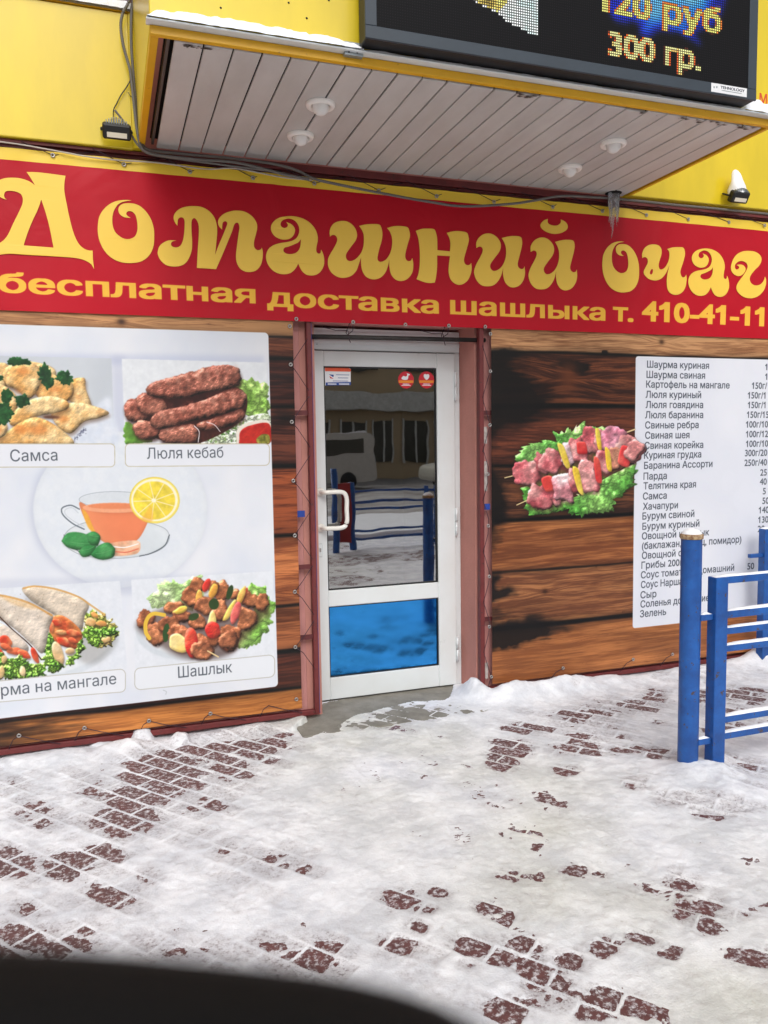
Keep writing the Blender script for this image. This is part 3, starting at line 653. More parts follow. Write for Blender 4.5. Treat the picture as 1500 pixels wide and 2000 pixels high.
# yellow composite panels (left of the canopy, right of it, each a sheet)
for (a, b, z0, z1) in ((-3.0, -.86, 3.045, 3.69), (-.854, .19, 3.045, 3.69), (3.125, 4.6, 3.075, 4.5), (4.606, 6.6, 3.075, 4.5)):
    w = MB(); w.box(a, b, -.035, .058, z0, z1, .004); w.build('facade_panel', m_yel, building)
w = MB(); w.prism([(.19, -.035), (.235, -.055), (.235, .05), (.19, .05)], 2, 3.05, 3.69); fix_normals(w.build('corner_trim', m_yel, building))
w = MB(); w.box(-3.0, .232, -.036, .05, 3.694, 3.70); w.build('ledge', m_yeltrim, building)
# window over the ledge
win = MB(); win.box(-2.2, .22, -.012, .06, 3.735, 3.775); win.box(.15, .21, -.02, .06, 3.7755, 5.2); win.box(-2.2, -2.14, -.02, .06, 3.7755, 5.2); win.box(-.55, -.50, -.02, .06, 3.7755, 5.2)
wo_ = win.build('window', m_maroon2, building)
w = MB(); w.box(-2.14, -.55, .01, .03, 3.7755, 5.2); w.box(-.5, .15, .01, .03, 3.7755, 5.2); w.build('pane', mat('dark window glass', (26, 34, 46), .08, coat=.5), wo_)
# maroon rails over the banner
w = MB(); w.box(-3.0, 6.4, -.012, .012, 3.028, 3.043); w.box(-3., 6.4, .012, .048, 3.012, 3.026); w.box(.272, 3.1, -.008, .0475, 3.0435, 3.0665); build_each(w, 'rail', m_maroon, building)
w = MB()
for px, py in ((52, 280), (316, 310), (600, 340), (725, 352), (866, 372), (985, 385), (1100, 397), (1215, 402), (1305, 414), (1390, 422)):
    x, z = P2(px, py); w.box(x - .012, x + .012, .0125, .047, 2.94, 3.0115)
build_each(w, 'rail_bracket', m_maroon2, building)

# ---- door frame and door
x_l, x_r = 1.131, 2.066; z_t = 2.112
w = MB(); w.box(1.119, 2.1035, DY + .012, DY + .075, 2.118, 2.245, .003); w.box(1.119, 1.129, DY + .012, DY + .075, 0, 2.1175); w.box(2.0685, 2.1035, DY + .012, DY + .075, .0, 2.1175, .003)
w.build('door_frame', m_white, building)
w = MB(); w.box(1.12, 2.10, DY + .004, DY + .0115, 2.150, 2.172); w.box(1.12, 2.10, DY + .004, DY + .0115, 2.205, 2.222); build_each(w, 'frame_bead', m_white, building)
gT, gB = at(700, 716, DY)[2], at(745, 1146, DY)[2]; gL, gR = at(637, 940, DY)[0], at(855, 940, DY)[0]
bT, bB = at(745, 1177, DY)[2], at(745, 1313, DY)[2]
d = MB()
d.box(x_l, gL, DY, DY + .06, .012, z_t, .004); d.box(gR, x_r, DY, DY + .06, .012, z_t, .004)
d.box(gL, gR, DY + .001, DY + .06, gT, z_t - .0005, .004); d.box(gL, gR, DY + .001, DY + .06, bT, gB, .004); d.box(gL, gR, DY + .001, DY + .06, .0125, bB, .004)
door = d.build('door', m_whitelow, building); door['label'] = 'white plastic glazed door with blue lower panel'
def ring(x0, x1, z0, z1, t, y0, y1, m, name, par):
    g = MB(); g.box(x0, x1, y0, y1, z1 - t, z1); g.box(x0, x1, y0, y1, z0, z0 + t); g.box(x0, x0 + t, y0, y1, z0 + t, z1 - t); g.box(x1 - t, x1, y0, y1, z0 + t, z1 - t); return g.build(name, m, par)
e = .0015
ring(gL + e, gR - e, gB + e, gT - e, .006, DY + .010, DY + .02, m_gasket, 'gasket', door)
ring(gL + e, gR - e, bB + e, bT - e, .005, DY + .010, DY + .02, m_gasket, 'gasket', door)
gm = bpy.data.materials.new('double glazing'); gm.use_nodes = True; t = gm.node_tree; t.nodes.clear()
o_ = t.nodes.new('ShaderNodeOutputMaterial'); mx = t.nodes.new('ShaderNodeMixShader'); gl = t.nodes.new('ShaderNodeBsdfGlossy'); tr = t.nodes.new('ShaderNodeBsdfTransparent')
gl.inputs['Roughness'].default_value = .014; tr.inputs['Color'].default_value = (.62, .66, .64, 1)
fr = t.nodes.new('ShaderNodeFresnel'); fr.inputs[0].default_value = 1.75; ma = t.nodes.new('ShaderNodeMath'); ma.operation = 'MULTIPLY_ADD'; ma.inputs[1].default_value = 2.0; ma.inputs[2].default_value = .36; ma.use_clamp = True
nb = t.nodes.new('ShaderNodeTexNoise'); nb.inputs['Scale'].default_value = 2.2; tcn = t.nodes.new('ShaderNodeTexCoord'); bpn = t.nodes.new('ShaderNodeBump'); bpn.inputs['Strength'].default_value = .05; bpn.inputs['Distance'].default_value = .02
t.links.new(tcn.outputs['Object'], nb.inputs['Vector']); t.links.new(nb.outputs[0], bpn.inputs['Height']); t.links.new(bpn.outputs[0], gl.inputs['Normal'])
t.links.new(fr.outputs[0], ma.inputs[0]); t.links.new(ma.outputs[0], mx.inputs[0]); t.links.new(tr.outputs[0], mx.inputs[1]); t.links.new(gl.outputs[0], mx.inputs[2]); t.links.new(mx.outputs[0], o_.inputs[0])
w = MB(); w.add([(gL - .001, DY + .0205, gB - .001), (gR + .001, DY + .0205, gB - .001), (gR + .001, DY + .0205, gT + .001), (gL - .001, DY + .0205, gT + .001)], [(0, 1, 2, 3)]); w.build('pane', gm, door)
m_bluep = mat('mirror blue foil', (58, 150, 226), .05, metal=1., var=.03, scale=1.5, bump=.012, bscale=5)
w = MB(); w.box(gL - .001, gR + .001, DY + .0205, DY + .04, bB - .001, bT + .001); w.build('lower_panel', m_bluep, door)
# handle, lock, hinges
a, b_ = at(625, 961, DY), at(657, 964, DY - .06); c_, e_ = at(658, 1028, DY - .06), at(627, 1031, DY)
hp = smooth_poly([(0, 0)] * 0 + [(a[0], a[2]), (a[0] + .02, a[2]), (b_[0] + .035, a[2] - .002), (b_[0] + .062, a[2] - .035), (b_[0] + .062, (a[2] + e_[2]) / 2), (b_[0] + .062, e_[2] + .035), (b_[0] + .035, e_[2] + .002), (a[0] + .02, e_[2]), (a[0], e_[2])], 5, False)
L_ = len(hp); pth = [(p[0], DY - .062 * min(1, 6.0 * min(i, L_ - 1 - i) / L_ * 1.6) + .004, p[1]) for i, p in enumerate(hp)]
w = MB(); w.tube(pth, .0135, 12); w.lathe([(0, -.012), (.024, -.012), (.026, -.003), (.026, 0)], (a[0], DY, a[2]), 16, 'y'); w.lathe([(0, -.012), (.024, -.012), (.026, -.003), (.026, 0)], (a[0], DY, e_[2]), 16, 'y')
w.build('handle', mat('white enamel handle', (232, 230, 222), .25, coat=.4, var=.01), door)
lx, lz = P2(625, 1074, DY); w = MB(); w.box(lx - .016, lx + .016, DY - .007, DY - .0005, lz - .04, lz + .04, .006); lk = w.build('lock_plate', m_white, door)
w = MB(); w.box(lx - .005, lx + .005, DY - .012, DY - .0075, lz - .012, lz + .012, .002); w.build('lock_cylinder', m_eye, door)
for y0, y1 in ((727, 783), (992, 1046), (1244, 1292)):
    x, z1 = P2(887, y0, DY); z0 = P2(887, y1, DY)[1]
    w = MB(); w.tube([(2.0675, DY - .008, z0), (2.0675, DY - .008, (z0 + z1) / 2 - .002)], .0085, 10); w.tube([(2.0675, DY - .008, (z0 + z1) / 2 + .002), (2.0675, DY - .008, z1)], .0085, 10); w.build('hinge', m_white, door)
# black strips stand in for the shade in the gap between door and frame
w = MB(); w.box(1.1292, 1.1308, DY + .03, DY + .06, .0, 2.1165); w.box(2.0662, 2.0683, DY + .03, DY + .06, .0, 2.1165); w.box(1.131, 2.066, DY + .03, DY + .06, 2.1125, 2.1175); w.box(1.12, 2.1, DY + .02, DY + .06, .0, .0115); build_each(w, 'gap_strip', m_gasket, building)
# little dark screw holes above the door
w = MB()
for px, py, r in ((611, 667, .010), (620, 671, .004), (629, 666, .005), (684, 670, .006), (877, 675, .005)):
    x, z = P2(px, py, DY); w.lathe([(0, -.001), (r, -.001), (r, .003)], (x, DY + .0115, z), 8, 'y')
build_each(w, 'screw_hole', m_void, building)
# interior behind the glass
m_int = mat('dim brown interior plaster', (88, 78, 70), .9, var=.1)
w = MB(); v = [(.3, .56, -.02), (3.2, .56, -.02), (3.2, 4.2, -.02), (.3, 4.2, -.02), (.3, .56, 2.7), (3.2, .56, 2.7), (3.2, 4.2, 2.7), (.3, 4.2, 2.7)]
w.add(v, [(0, 1, 2, 3), (4, 7, 6, 5), (0, 3, 7, 4), (1, 5, 6, 2), (3, 2, 6, 7)]); w.build('interior_room', m_int, building)
w = MB(); w.box(1.5, 2.3, .62, 1.5, -.015, .0, .003); tag(w.build('doormat', mat('brown door mat', (84, 46, 34), .95, bump=.5, bscale=200, var=.2)), 'brown door mat on the floor behind the door glass', 'doormat')
# stickers on the glass
def disc(cx, cz, r, y, m, name, par, n=28):
    g = MB(); g.add([(cx + r * math.cos(2 * math.pi * k / n), y, cz + r * math.sin(2 * math.pi * k / n)) for k in range(n)], [tuple(range(n))]); return g.build(name, m, par)
def poly_y(pts, y, m, name, par):
    g = MB(); g.add([(p[0], y, p[1]) for p in pts], [tuple(range(len(pts)))]); return g.build(name, m, par)
SY = DY + .0198
m_srd = mat('sticker red', (200, 30, 48), .4, var=.02); m_swh = mat('sticker white', (232, 232, 234), .4, var=.02); m_sor = mat('sticker orange', (232, 140, 40), .4, var=.02); m_sbl = mat('sticker blue', (30, 70, 150), .4, var=.02); m_sro = mat('sticker coral', (236, 92, 56), .4, var=.02)
def Q(pts, y=SY): return [P2(p[0], p[1], y) for p in pts]
def stick_round(cx, cy, bird):
    x, z = P2(cx, cy, SY); r = .052
    th = thing('sticker', 'round red sticker with a white bird, left of the pair on the door glass' if bird else 'round red sticker with a white shield, right of the pair on the door glass', 'sticker', (x, SY, z), 'round stickers on the door glass')
    disc(x, z, r, SY, m_srd, 'disc', th)
    g = MB(); g.box(x - .048, x + .048, SY - .0006, SY - .0003, z - .018, z - .003); g.build('ribbon', m_sor, th)
    g = MB()
    for k, wd in ((0, .022), (1, .03)): g.box(x - wd, x + wd, SY - .0006, SY - .0003, z - .0275 - k * .008, z - .0235 - k * .008)
    build_each(g, 'caption_line', m_swh, th)
    if bird: p = [(-.026, .016), (-.030, .008), (-.022, .002), (-.006, 0), (.008, .002), (.014, .012), (.016, .026), (.026, .030), (.022, .036), (.006, .040), (.008, .034), (.006, .024), (-.004, .020), (-.016, .024)]
    else: p = [(-.018, .030), (-.010, .036), (0, .033), (.010, .036), (.018, .030), (.018, .018), (.010, .006), (0, 0), (-.010, .006), (-.018, .018)]
    poly_y([(x + a_, z + b2) for a_, b2 in smooth_poly(p, 3)], SY - .0006, m_swh, 'emblem', th)
stick_round(793, 742, True); stick_round(833, 742, False)
P3 = lambda px, py, y: tuple(at(px, py, y))
th = thing('sticker', 'rectangular coral, white and blue sticker in the top left corner of the door glass', 'sticker', P3(660, 735, SY))
poly_y(Q([(634, 716), (681, 717), (685, 721), (685, 752), (635, 753)]), SY, m_swh, 'card', th)
poly_y(Q([(634, 716), (679, 717), (686, 722), (684, 726), (635, 725)]), SY - .0005, m_sro, 'sticker_band', th)
poly_y(Q([(636, 747), (685, 746), (685, 752), (636, 753)]), SY - .0005, m_sbl, 'sticker_band', th)
poly_y(Q([(642, 731), (652, 732), (651, 737)]), SY - .0005, m_sbl, 'sticker_logo', th); poly_y(Q([(643, 734), (652, 740), (645, 739)]), SY - .0005, m_srd, 'sticker_logo', th)
g = MB()
for (u0, v0, u1) in ((656, 732, 682), (660, 738, 680), (650, 744, 680)):
    a_, b2 = P2(u0, v0, SY), P2(u1, v0, SY); g.box(a_[0], b2[0], SY - .0006, SY - .0003, a_[1] - .0016, a_[1] + .0016)
build_each(g, 'caption_line', m_sbl, th)
g = MB()
for (u0, v0, u1) in ((640, 750, 657), (662, 750, 682)):
    a_, b2 = P2(u0, v0, SY), P2(u1, v0, SY); g.box(a_[0], b2[0], SY - .0012, SY - .0008, a_[1] - .003, a_[1] + .003)
build_each(g, 'caption_line', m_swh, th)
# concrete doorstep
w = MB(); w.box(.93, 2.14, -.26, DY + .09, -.03, .0035, .003); w.build('doorstep', m_conc, building)
w = MB(); w.box(1.0885, 1.0925, .0, .034, .03, 2.23); w.build('blue_film', m_bluefilm, building)

# ================================================================ steel frames that carry the prints
def frame_thing(label, loc): return thing('banner_frame', label, 'frame', loc, 'steel frames around the door')
fr1 = frame_thing('dark red square tube frame under the food picture banner, left of the door', (.97, .0, .0))
w = MB(); w.box(1.061, 1.088, -.012, .03, .026, 2.6, .003); w.build('post', m_maroon, fr1)
w = MB(); w.box(-3.0, 1.0605, -.012, .02, .026, .055, .003); w.build('bottom_rail', m_maroon, fr1)
w = MB()
for py in (806, 1108, 1246): z = P2(588, py)[1]; w.box(.955, 1.0608, .003, .012, z - .013, z + .013)
build_each(w, 'cross_tab', m_maroon2, fr1)
z = P2(577, 1004)[1]; w = MB(); w.box(.985, 1.03, -.003, .002, z - .018, z + .018); w.build('tape', m_bluefilm, fr1)
fr2 = frame_thing('dark red square tube frame under the menu banner, right of the door', (2.2, 0, 0))
w = MB(); w.box(2.108, 2.137, -.012, .03, .026, 2.6, .003); w.build('post', m_maroon, fr2)
w = MB(); w.box(2.1375, 4.9, -.012, .02, .026, .055, .003); w.build('bottom_rail', m_maroon, fr2)
w = MB()
for py in (806, 1210): z = P2(945, py)[1]; w.box(2.1372, 2.20, .003, .012, z - .013, z + .013)
build_each(w, 'cross_tab', m_maroon2, fr2)
z = P2(945, 990)[1]; w = MB(); w.box(2.139, 2.178, -.003, .002, z - .018, z + .018); w.build('tape', m_bluefilm, fr2)
w = MB()
for py, h in ((850, .05), (930, .09), (1310, .05)):
    z = P2(948, py)[1]; w.box(2.142, 2.162, -.0005, .0015, z - h, z + h)
build_each(w, 'paint_wear', mat('flaked whitewash', (196, 184, 178), .9, var=.2, scale=40), fr2)
a, b_ = at(600, 657, .03), at(930, 664, .03)
rod = MB(); rod.tube([(1.0885, .03, a[2]), (2.165, .03, b_[2])], .013, 10); rod_o = rod.build('rod', mat('blackened steel pipe', (58, 54, 52), .5, metal=.4, var=.2, scale=30), None); tag(rod_o, 'dark steel pipe laid across the top of the door below the red banner', 'pipe')
# cords round the rod
def cord_obj(paths, name, label, r=.0022, m=m_cord, parent=None, cat='cord', group=None):
    g = MB()
    for p in paths: g.tube(p, r, 5)
    build_each(g, name, m, parent)

# ================================================================ red name banner
ban = thing('name_banner', 'long red vinyl banner with golden cafe name and phone number over the door', 'banner', (1.9, -.02, 2.234))
BX0, BX1, BZ0, BZ1 = -1.3, 5.6, 2.232, 2.998; BY = -.022
def wave(x, z): return .0045 * math.sin(x * 2.1 + .4) * math.sin((z - BZ0) * 3.2) + .003 * math.sin(x * 6.3 + 3 * z) * math.sin(3.9 * (z - BZ0)) + .006 * math.exp(-((x - 1.45 - .35 * (z - 2.45)) / .045) ** 2) * math.exp(-((z - 2.35) / .16) ** 2) + .007 * math.exp(-((x - .92 + .22 * (z - 2.8)) / .022) ** 2) * math.exp(-((z - 2.85) / .13) ** 2) + .005 * math.exp(-((x - 3.3 - .3 * (z - 2.6)) / .05) ** 2) + .0025 * math.sin(31 * x) * math.exp(-((z - 2.99) / .05) ** 2)
def sheet(x0, x1, z0, z1, y, wv, nx, nz, m, name, parent, uv=True, sag=None):
    X = np.linspace(x0, x1, nx); Z = np.linspace(z0, z1, nz); v = []; f = []
    for j in range(nz):
        for i in range(nx): v.append((X[i], y - wv(X[i], Z[j]), Z[j]))
    for j in range(nz - 1):
        for i in range(nx - 1): f.append((j * nx + i, j * nx + i + 1, (j + 1) * nx + i + 1, (j + 1) * nx + i))
    g = MB(); g.add(v, f, True); o = g.build(name, m, parent)
    if uv:
        ul = o.data.uv_layers.new(name='uv'); n = len(o.data.loops); vi = np.zeros(n, int); o.data.loops.foreach_get('vertex_index', vi)
        V = np.array(v); U = np.stack([(V[vi, 0] - x0) / (x1 - x0), (V[vi, 2] - z0) / (z1 - z0)], 1); ul.data.foreach_set('uv', U.ravel())
    return o
rx, rn_, rm_ = .0026, int((BX1 - BX0) / .0026), int((2.9415 - BZ0) / .0026)
rz, rxx = np.meshgrid(np.linspace(2.9415, BZ0, rm_), np.linspace(BX0, BX1, rn_), indexing='ij')
red = np.zeros((rm_, rn_, 3)) + np.array([180, 18, 36]) / 255.; red *= (1 + (fbm(rxx * 2.2, rz * 2.2, 4) - .5)[..., None] * .10)
def ban_text(s, pxa, pya, pxb, pyb, cap_px, bold):
    global red
    A, B = at(pxa, pya, BY), at(pxb, pyb, BY); cap = at(pxa, pya - cap_px, BY)[2] - A[2]
    red = ink(red, text_cover(s, A[0], B[0], (A[2] + B[2]) / 2, cap, BX0, 2.9415, rx, rn_, rm_, bold), (238, 184, 68))
ban_text('бесплатная', 0, 566, 497, 594, 37, .030)
ban_text('доставка', 524, 597, 855, 611, 34, .030)
ban_text('шашлыка', 881, 613, 1180, 624, 33, .030)
ban_text('т.', 1198, 626, 1234, 627, 33, .034)
ban_text('410-41-11', 1254, 627, 1490, 634, 37, .034)
sheet(BX0, BX1, BZ0, 2.9415, BY, wave, 620, 30, img_mat('red vinyl print', red, .45, wrinkle=.22, spec=.2), 'red_field', ban)
sheet(BX0, BX1, 2.9415, BZ1, BY, wave, 620, 5, m_ybord, 'top_border', ban, False)
def drape(V, lift=.0022): V = np.array(V); V[:, 1] += [BY - wave(p[0], p[2]) - lift for p in V]; return V
def subdiv_text(o_V, faces): return o_V, faces
# cafe name, letter by letter; outlines are in the units of enlarged crops of the sign
LET = []
def L(x0, y0, sc, *contours): LET.append([[(x0 + p[0] * sc, y0 + p[1] * sc, *p[2:]) for p in c] for c in contours])
c = 'c'
L(0, 320, .13333, [(390,122,c),(600,132),(960,180,c),(944,300),(946,420),(975,580),(1020,800),(1080,1020),(1150,1170),(1230,1245),(1300,1272),(1357,1276,c),(1362,1400),(1378,1548,c),(1340,1480),(1260,1425),(1150,1390),(980,1370),(700,1352),(400,1335),(200,1320),(100,1320),(0,1330),(-70,1350),(-140,1400),(-200,1500,c),(-215,1240,c),(-120,1215),(-50,1185),(0,1155),(60,1110),(120,1030),(200,860),(280,700),(330,580),(332,500),(300,440),(220,405),(130,395),(80,410),(60,450),(70,500),(98,525,c),(50,510),(0,485),(-50,450),(-85,390),(-75,310),(-40,265),(0,235),(80,210),(200,205),(320,220),(430,260),(512,315,c),(480,260),(440,195)],
  [(605,525,c),(560,660),(480,830),(410,1000),(345,1195,c),(560,1212),(785,1230,c),(730,950),(670,720)])
O1 = [(725,115,c),(620,105),(500,115),(380,150),(270,220),(180,320),(125,430),(105,560),(103,680),(125,820),(180,960),(260,1080),(370,1175),(500,1235),(620,1258),(740,1258),(880,1235),(1000,1165),(1080,1060),(1125,930),(1135,780),(1130,650),(1100,520),(1050,410),(970,300),(870,215),(770,175),(660,165),(570,175),(505,215),(480,270),(490,340),(530,390),(600,425),(705,435,c),(650,400),(625,365),(635,330),(680,310),(740,325),(790,380),(815,460),(828,560),(825,670),(790,760),(740,800),(670,822),(590,815),(500,770),(420,690),(380,590),(368,480),(378,370),(410,280),(470,195),(550,145),(640,125)]
L(180, 380, .10667, O1)
L(300, 390, .14667, [(315,350,c),(285,310),(265,250),(280,190),(340,130),(420,100),(520,90),(630,100),(730,150),(800,230),(835,320),(845,430),(835,560),(818,735,c),(860,620),(920,480),(978,330),(970,300),(945,293),(920,310),(912,350),(910,402,c),(870,360),(855,300),(880,240),(950,185),(1050,155),(1130,152),(1220,170),(1310,230),(1365,310),(1375,380),(1360,460),(1335,560),(1335,630),(1365,670),(1400,677),(1430,660),(1437,640,c),(1450,700),(1445,800),(1420,880),(1370,940),(1300,965),(1220,960),(1150,920),(1105,840),(1095,740),(1110,600),(1130,450),(1140,370),(1125,320),(1100,312),(1070,340),(1040,430),(980,580),(900,770),(830,928,c),(700,918),(575,912,c),(585,700),(600,480),(600,360),(580,290),(545,250),(515,265),(503,310),(505,450),(512,560),(505,680),(470,780),(420,850),(350,885),(260,893),(170,875),(100,820),(60,750),(55,690),(80,620),(140,570),(210,545),(300,547,c),(250,560),(230,590),(245,625),(300,640),(350,620),(385,560),(405,460),(412,350),(410,280),(390,245),(355,240),(325,265),(318,310)])
A1 = [(540,130),(680,140),(820,180),(950,260),(1050,380),(1095,500),(1100,600),(1080,700),(1070,790),(1085,840),(1125,860),(1155,840),(1165,780,c),(1200,850),(1225,960),(1220,1080),(1170,1190),(1090,1260),(990,1287),(880,1270),(800,1210),(750,1130),(718,1055,c),(690,1110),(640,1180),(560,1240),(450,1262),(330,1245),(220,1185),(140,1090),(95,980),(95,870),(140,770),(230,700),(350,660),(480,640),(600,610),(680,560),(725,480),(738,390),(715,300),(650,220),(560,180),(480,185),(400,225),(370,280),(385,335),(440,365),(495,345),(515,300),(485,248,c),(580,285),(640,350),(655,420),(620,510),(550,570),(450,590),(360,575),(270,530),(210,460),(185,380),(200,290),(280,200),(400,150)]
A1h = [(770,580,c),(765,680),(740,770),(680,840),(590,870),(500,865),(440,830),(428,785),(455,745),(540,720),(640,680),(720,640)]
L(510, 410, .1, A1, A1h)
L(630, 420, .13333, [(105,320,c),(100,250),(120,180),(170,120),(250,92),(340,92),(420,130),(480,200),(505,290),(485,370),(420,460),(350,560),(340,620),(365,665),(420,675),(490,640),(560,560),(595,470),(605,380),(600,280),(570,210),(535,160,c),(620,140),(720,132),(825,138),(860,180),(878,270),(865,380),(830,500),(805,620),(815,670),(860,685),(930,650),(990,560),(1018,450),(1018,340),(990,250),(945,190,c),(1040,165),(1140,162),(1240,178),(1270,230),(1280,310),(1250,420),(1215,560),(1215,630),(1245,670),(1290,670),(1315,630,c),(1330,720),(1315,840),(1250,930),(1160,965),(1070,945),(1005,870),(980,760),(978,650,c),(960,740),(920,840),(850,915),(750,945),(650,915),(590,840),(565,740),(563,620,c),(530,720),(490,820),(420,890),(320,922),(220,910),(130,850),(80,760),(75,660),(100,590),(160,490),(205,400),(210,340),(180,300),(140,295)])
L(800, 430, .09333, [(130,225,c),(250,185),(370,178),(505,190),(550,270),(575,400),(578,630,c),(840,655,c),(850,500),(830,380),(775,270,c),(880,240),(1020,230),(1190,260),(1230,350),(1235,440),(1200,580),(1150,750),(1135,850),(1160,920),(1215,945),(1265,925),(1285,890,c),(1295,1000),(1280,1110),(1220,1250),(1130,1330),(1030,1355),(930,1320),(850,1230),(815,1100),(815,980),(840,755,c),(575,740,c),(572,1000),(550,1200),(525,1305,c),(420,1315),(300,1295),(145,1235,c),(185,1120),(210,950),(215,750),(205,550),(180,380)])
I1 = [(103,440,c),(105,360),(150,290),(220,250),(300,248),(370,285),(420,350),(432,420),(410,490),(350,570),(295,650),(290,700),(320,740),(370,740),(430,700),(475,630),(500,540),(500,440),(480,370),(445,305,c),(530,285),(610,278),(695,290),(718,350),(710,430),(680,550),(658,640),(665,690),(700,718),(735,710),(748,680,c),(755,770),(735,860),(680,935),(600,965),(530,945),(480,880),(460,790),(463,700,c),(440,790),(400,870),(340,930),(260,950),(170,935),(105,870),(75,790),(75,730),(105,650),(160,550),(188,480),(180,435),(145,420)]
L(915, 420, .14667, I1)
L(915, 420, .14667, [(830 + (p[0] - 103) * .941, 490 + (p[1] - 440) * .98, *p[2:]) for p in I1])
L(915, 420, .14667, [(1055,52,c),(1000,75),(958,130),(980,185),(1050,230),(1140,252),(1230,240),(1300,200),(1318,150),(1290,95),(1225,60,c),(1225,100),(1190,135),(1140,142),(1090,130),(1055,100)])
L(1160, 460, .12667, [(118 + (p[0] - 103) / 1032 * 567, 95 + (p[1] - 105) / 1153 * 785, *p[2:]) for p in O1])
L(1160, 460, .12667, [(735,352,c),(735,280),(770,200),(840,150),(920,142),(990,165),(1028,220),(1028,300),(1000,390),(985,460),(1000,515),(1040,525),(1090,490),(1135,410),(1155,320),(1150,250),(1120,212,c),(1200,188),(1290,182),(1365,190),(1390,240),(1392,310),(1365,420),(1330,530),(1328,590),(1350,640),(1385,645),(1415,605,c),(1422,680),(1405,790),(1370,860),(1310,905),(1240,915),(1170,890),(1125,820),(1115,700),(1125,600),(1155,460,c),(1110,570),(1050,650),(980,690),(900,695),(820,670),(765,610),(755,560),(780,500),(815,430),(815,370),(790,340),(760,338)])
f_ = lambda q: [(120 + (p[0] - 95) / 1130 * 692, 140 + (p[1] - 130) / 1157 * 832, *p[2:]) for p in q]
L(1330, 470, .11333, f_(A1), f_(A1h))
L(1330, 470, .11333, [(1440,620,c),(1460,680),(1450,780),(1410,870),(1330,950),(1240,990),(1150,995),(1060,970),(980,910),(940,840),(945,770),(990,690),(1060,600),(1110,520),(1132,450),(1110,390),(1050,358),(990,360),(930,400),(910,450),(925,495),(955,500),(985,475),(975,445),(937,425,c),(1000,415),(1060,430),(1095,480),(1085,540),(1030,600),(960,615),(890,580),(850,520),(845,440),(880,330),(950,240),(1050,190),(1170,180),(1280,200),(1360,260),(1380,340),(1340,430),(1260,510),(1190,600),(1170,670),(1200,740),(1270,775),(1350,760),(1410,700)])
def outline_mesh(contours, m, parent, name):
    cu = bpy.data.curves.new('o', 'CURVE'); cu.dimensions = '2D'; cu.fill_mode = 'BOTH'
    for ct in contours:
        q = [P2(p[0], p[1], BY) for p in smooth_poly(ct, 5)]
        sp = cu.splines.new('POLY'); sp.points.add(len(q) - 1); sp.use_cyclic_u = True
        for i, p in enumerate(q): sp.points[i].co = (p[0], p[1], 0, 1)
    ob = bpy.data.objects.new('o', cu); COL.objects.link(ob); bpy.context.view_layer.update()
    me = ob.to_mesh(); V = [(v_.co[0], 0, v_.co[1]) for v_ in me.vertices]; F = [tuple(p.vertices) for p in me.polygons]; ob.to_mesh_clear(); COL.objects.unlink(ob); bpy.data.objects.remove(ob)
    V = drape(V); V[:, 1] -= .0015
    g = MB(); g.add(V, F); return g.build(name, m, parent)
for ct in LET: outline_mesh(ct, m_yletter, ban, 'letter')
EYE = MB(); EYE.lathe([(.0045, .001), (.006, -.0022), (.0105, -.0018), (.0115, .001)], (0, 0, 0), 12, 'y')
eye_me = None
def eyelet(px, py, y, parent):
    global eye_me
    p = at(px, py, y)
    if eye_me is None: o = EYE.build('eyelet', m_eye, None); eye_me = o.data; o.parent = parent
    else: o = link('eyelet', eye_me, parent)
    o.location = Vector(p) - Vector(root_loc(parent)); return p
top_eyes = [(103,303),(242,321),(371,335),(494,347),(614,358),(740,372),(853,383),(965,394),(1080,404),(1177,412),(1263,420),(1345,428),(1424,434),(1494,440)]
paths = []
for i, (px, py) in enumerate(top_eyes):
    p = eyelet(px, py, BY - .008, ban); h = at(px - 62, py - 40, -.016); h[2] = 3.035
    paths.append([p, (p + h) / 2 + np.array([0, -.004, 0]), h])
    if i + 1 < len(top_eyes): q = at(top_eyes[i + 1][0] - 62, 0, -.02); paths.append([p, np.array([(p[0] * .35 + q[0] * .65), .0, 3.015]), np.array([q[0], .014, 3.033])])
cord_obj(paths, 'lacing', None, .0019, m_cord, ban)
bot_eyes = [(579,623),(690,629),(792,634),(877,636),(948,638)]; paths = []
for px, py in bot_eyes:
    p = eyelet(px, py, BY - .008, ban)
for px, py in (bot_eyes[1], bot_eyes[3]):
    p = at(px, py, BY - .01); z0 = 2.185
    paths += [[p, (p[0] - .012, -.0, z0 + .05), (p[0] - .03, .012, z0), (p[0] - .012, .048, z0 - .008), (p[0] + .006, .0, z0 + .01), p], [(p[0] - .02, .01, z0 + .01), (p[0] - .012, .008, z0 - .04), (p[0] - .005, .012, z0 - .055)], [(p[0] - .02, .012, z0 + .012), (p[0] - .09, .016, z0 + .012), (p[0] - .16, .02, z0 + .028)]]
cord_obj(paths, 'tie_cord', None, .0024, m_cord, ban)

# ================================================================ printed banners left and right of the door
def planks_px(x, rows): return [(at(x, a_)[2], at(x, b2)[2], ca, cb, con) for a_, b2, ca, cb, con in rows]
def metric(x0, x1, z0, z1, res=.0023):
    nx, nz = int((x1 - x0) / res), int((z1 - z0) / res)
    Z, X = np.meshgrid(np.linspace(z1, z0, nz), np.linspace(x0, x1, nx), indexing='ij'); return X, Z
def resample(cv, arr, X, Z):
    px, py = proj(X, 0 * X, Z); u = (px - cv.x0) * cv.S - .5; v = (py - cv.y0) * cv.S - .5
    u = np.clip(u, 0, cv.w - 1.001); v = np.clip(v, 0, cv.h - 1.001)
    i, j = u.astype(int), v.astype(int); fu, fv = u - i, v - j
    if arr.ndim == 3: fu, fv = fu[..., None], fv[..., None]
    return (arr[j, i] * (1 - fu) + arr[j, i + 1] * fu) * (1 - fv) + (arr[j + 1, i] * (1 - fu) + arr[j + 1, i + 1] * fu) * fv
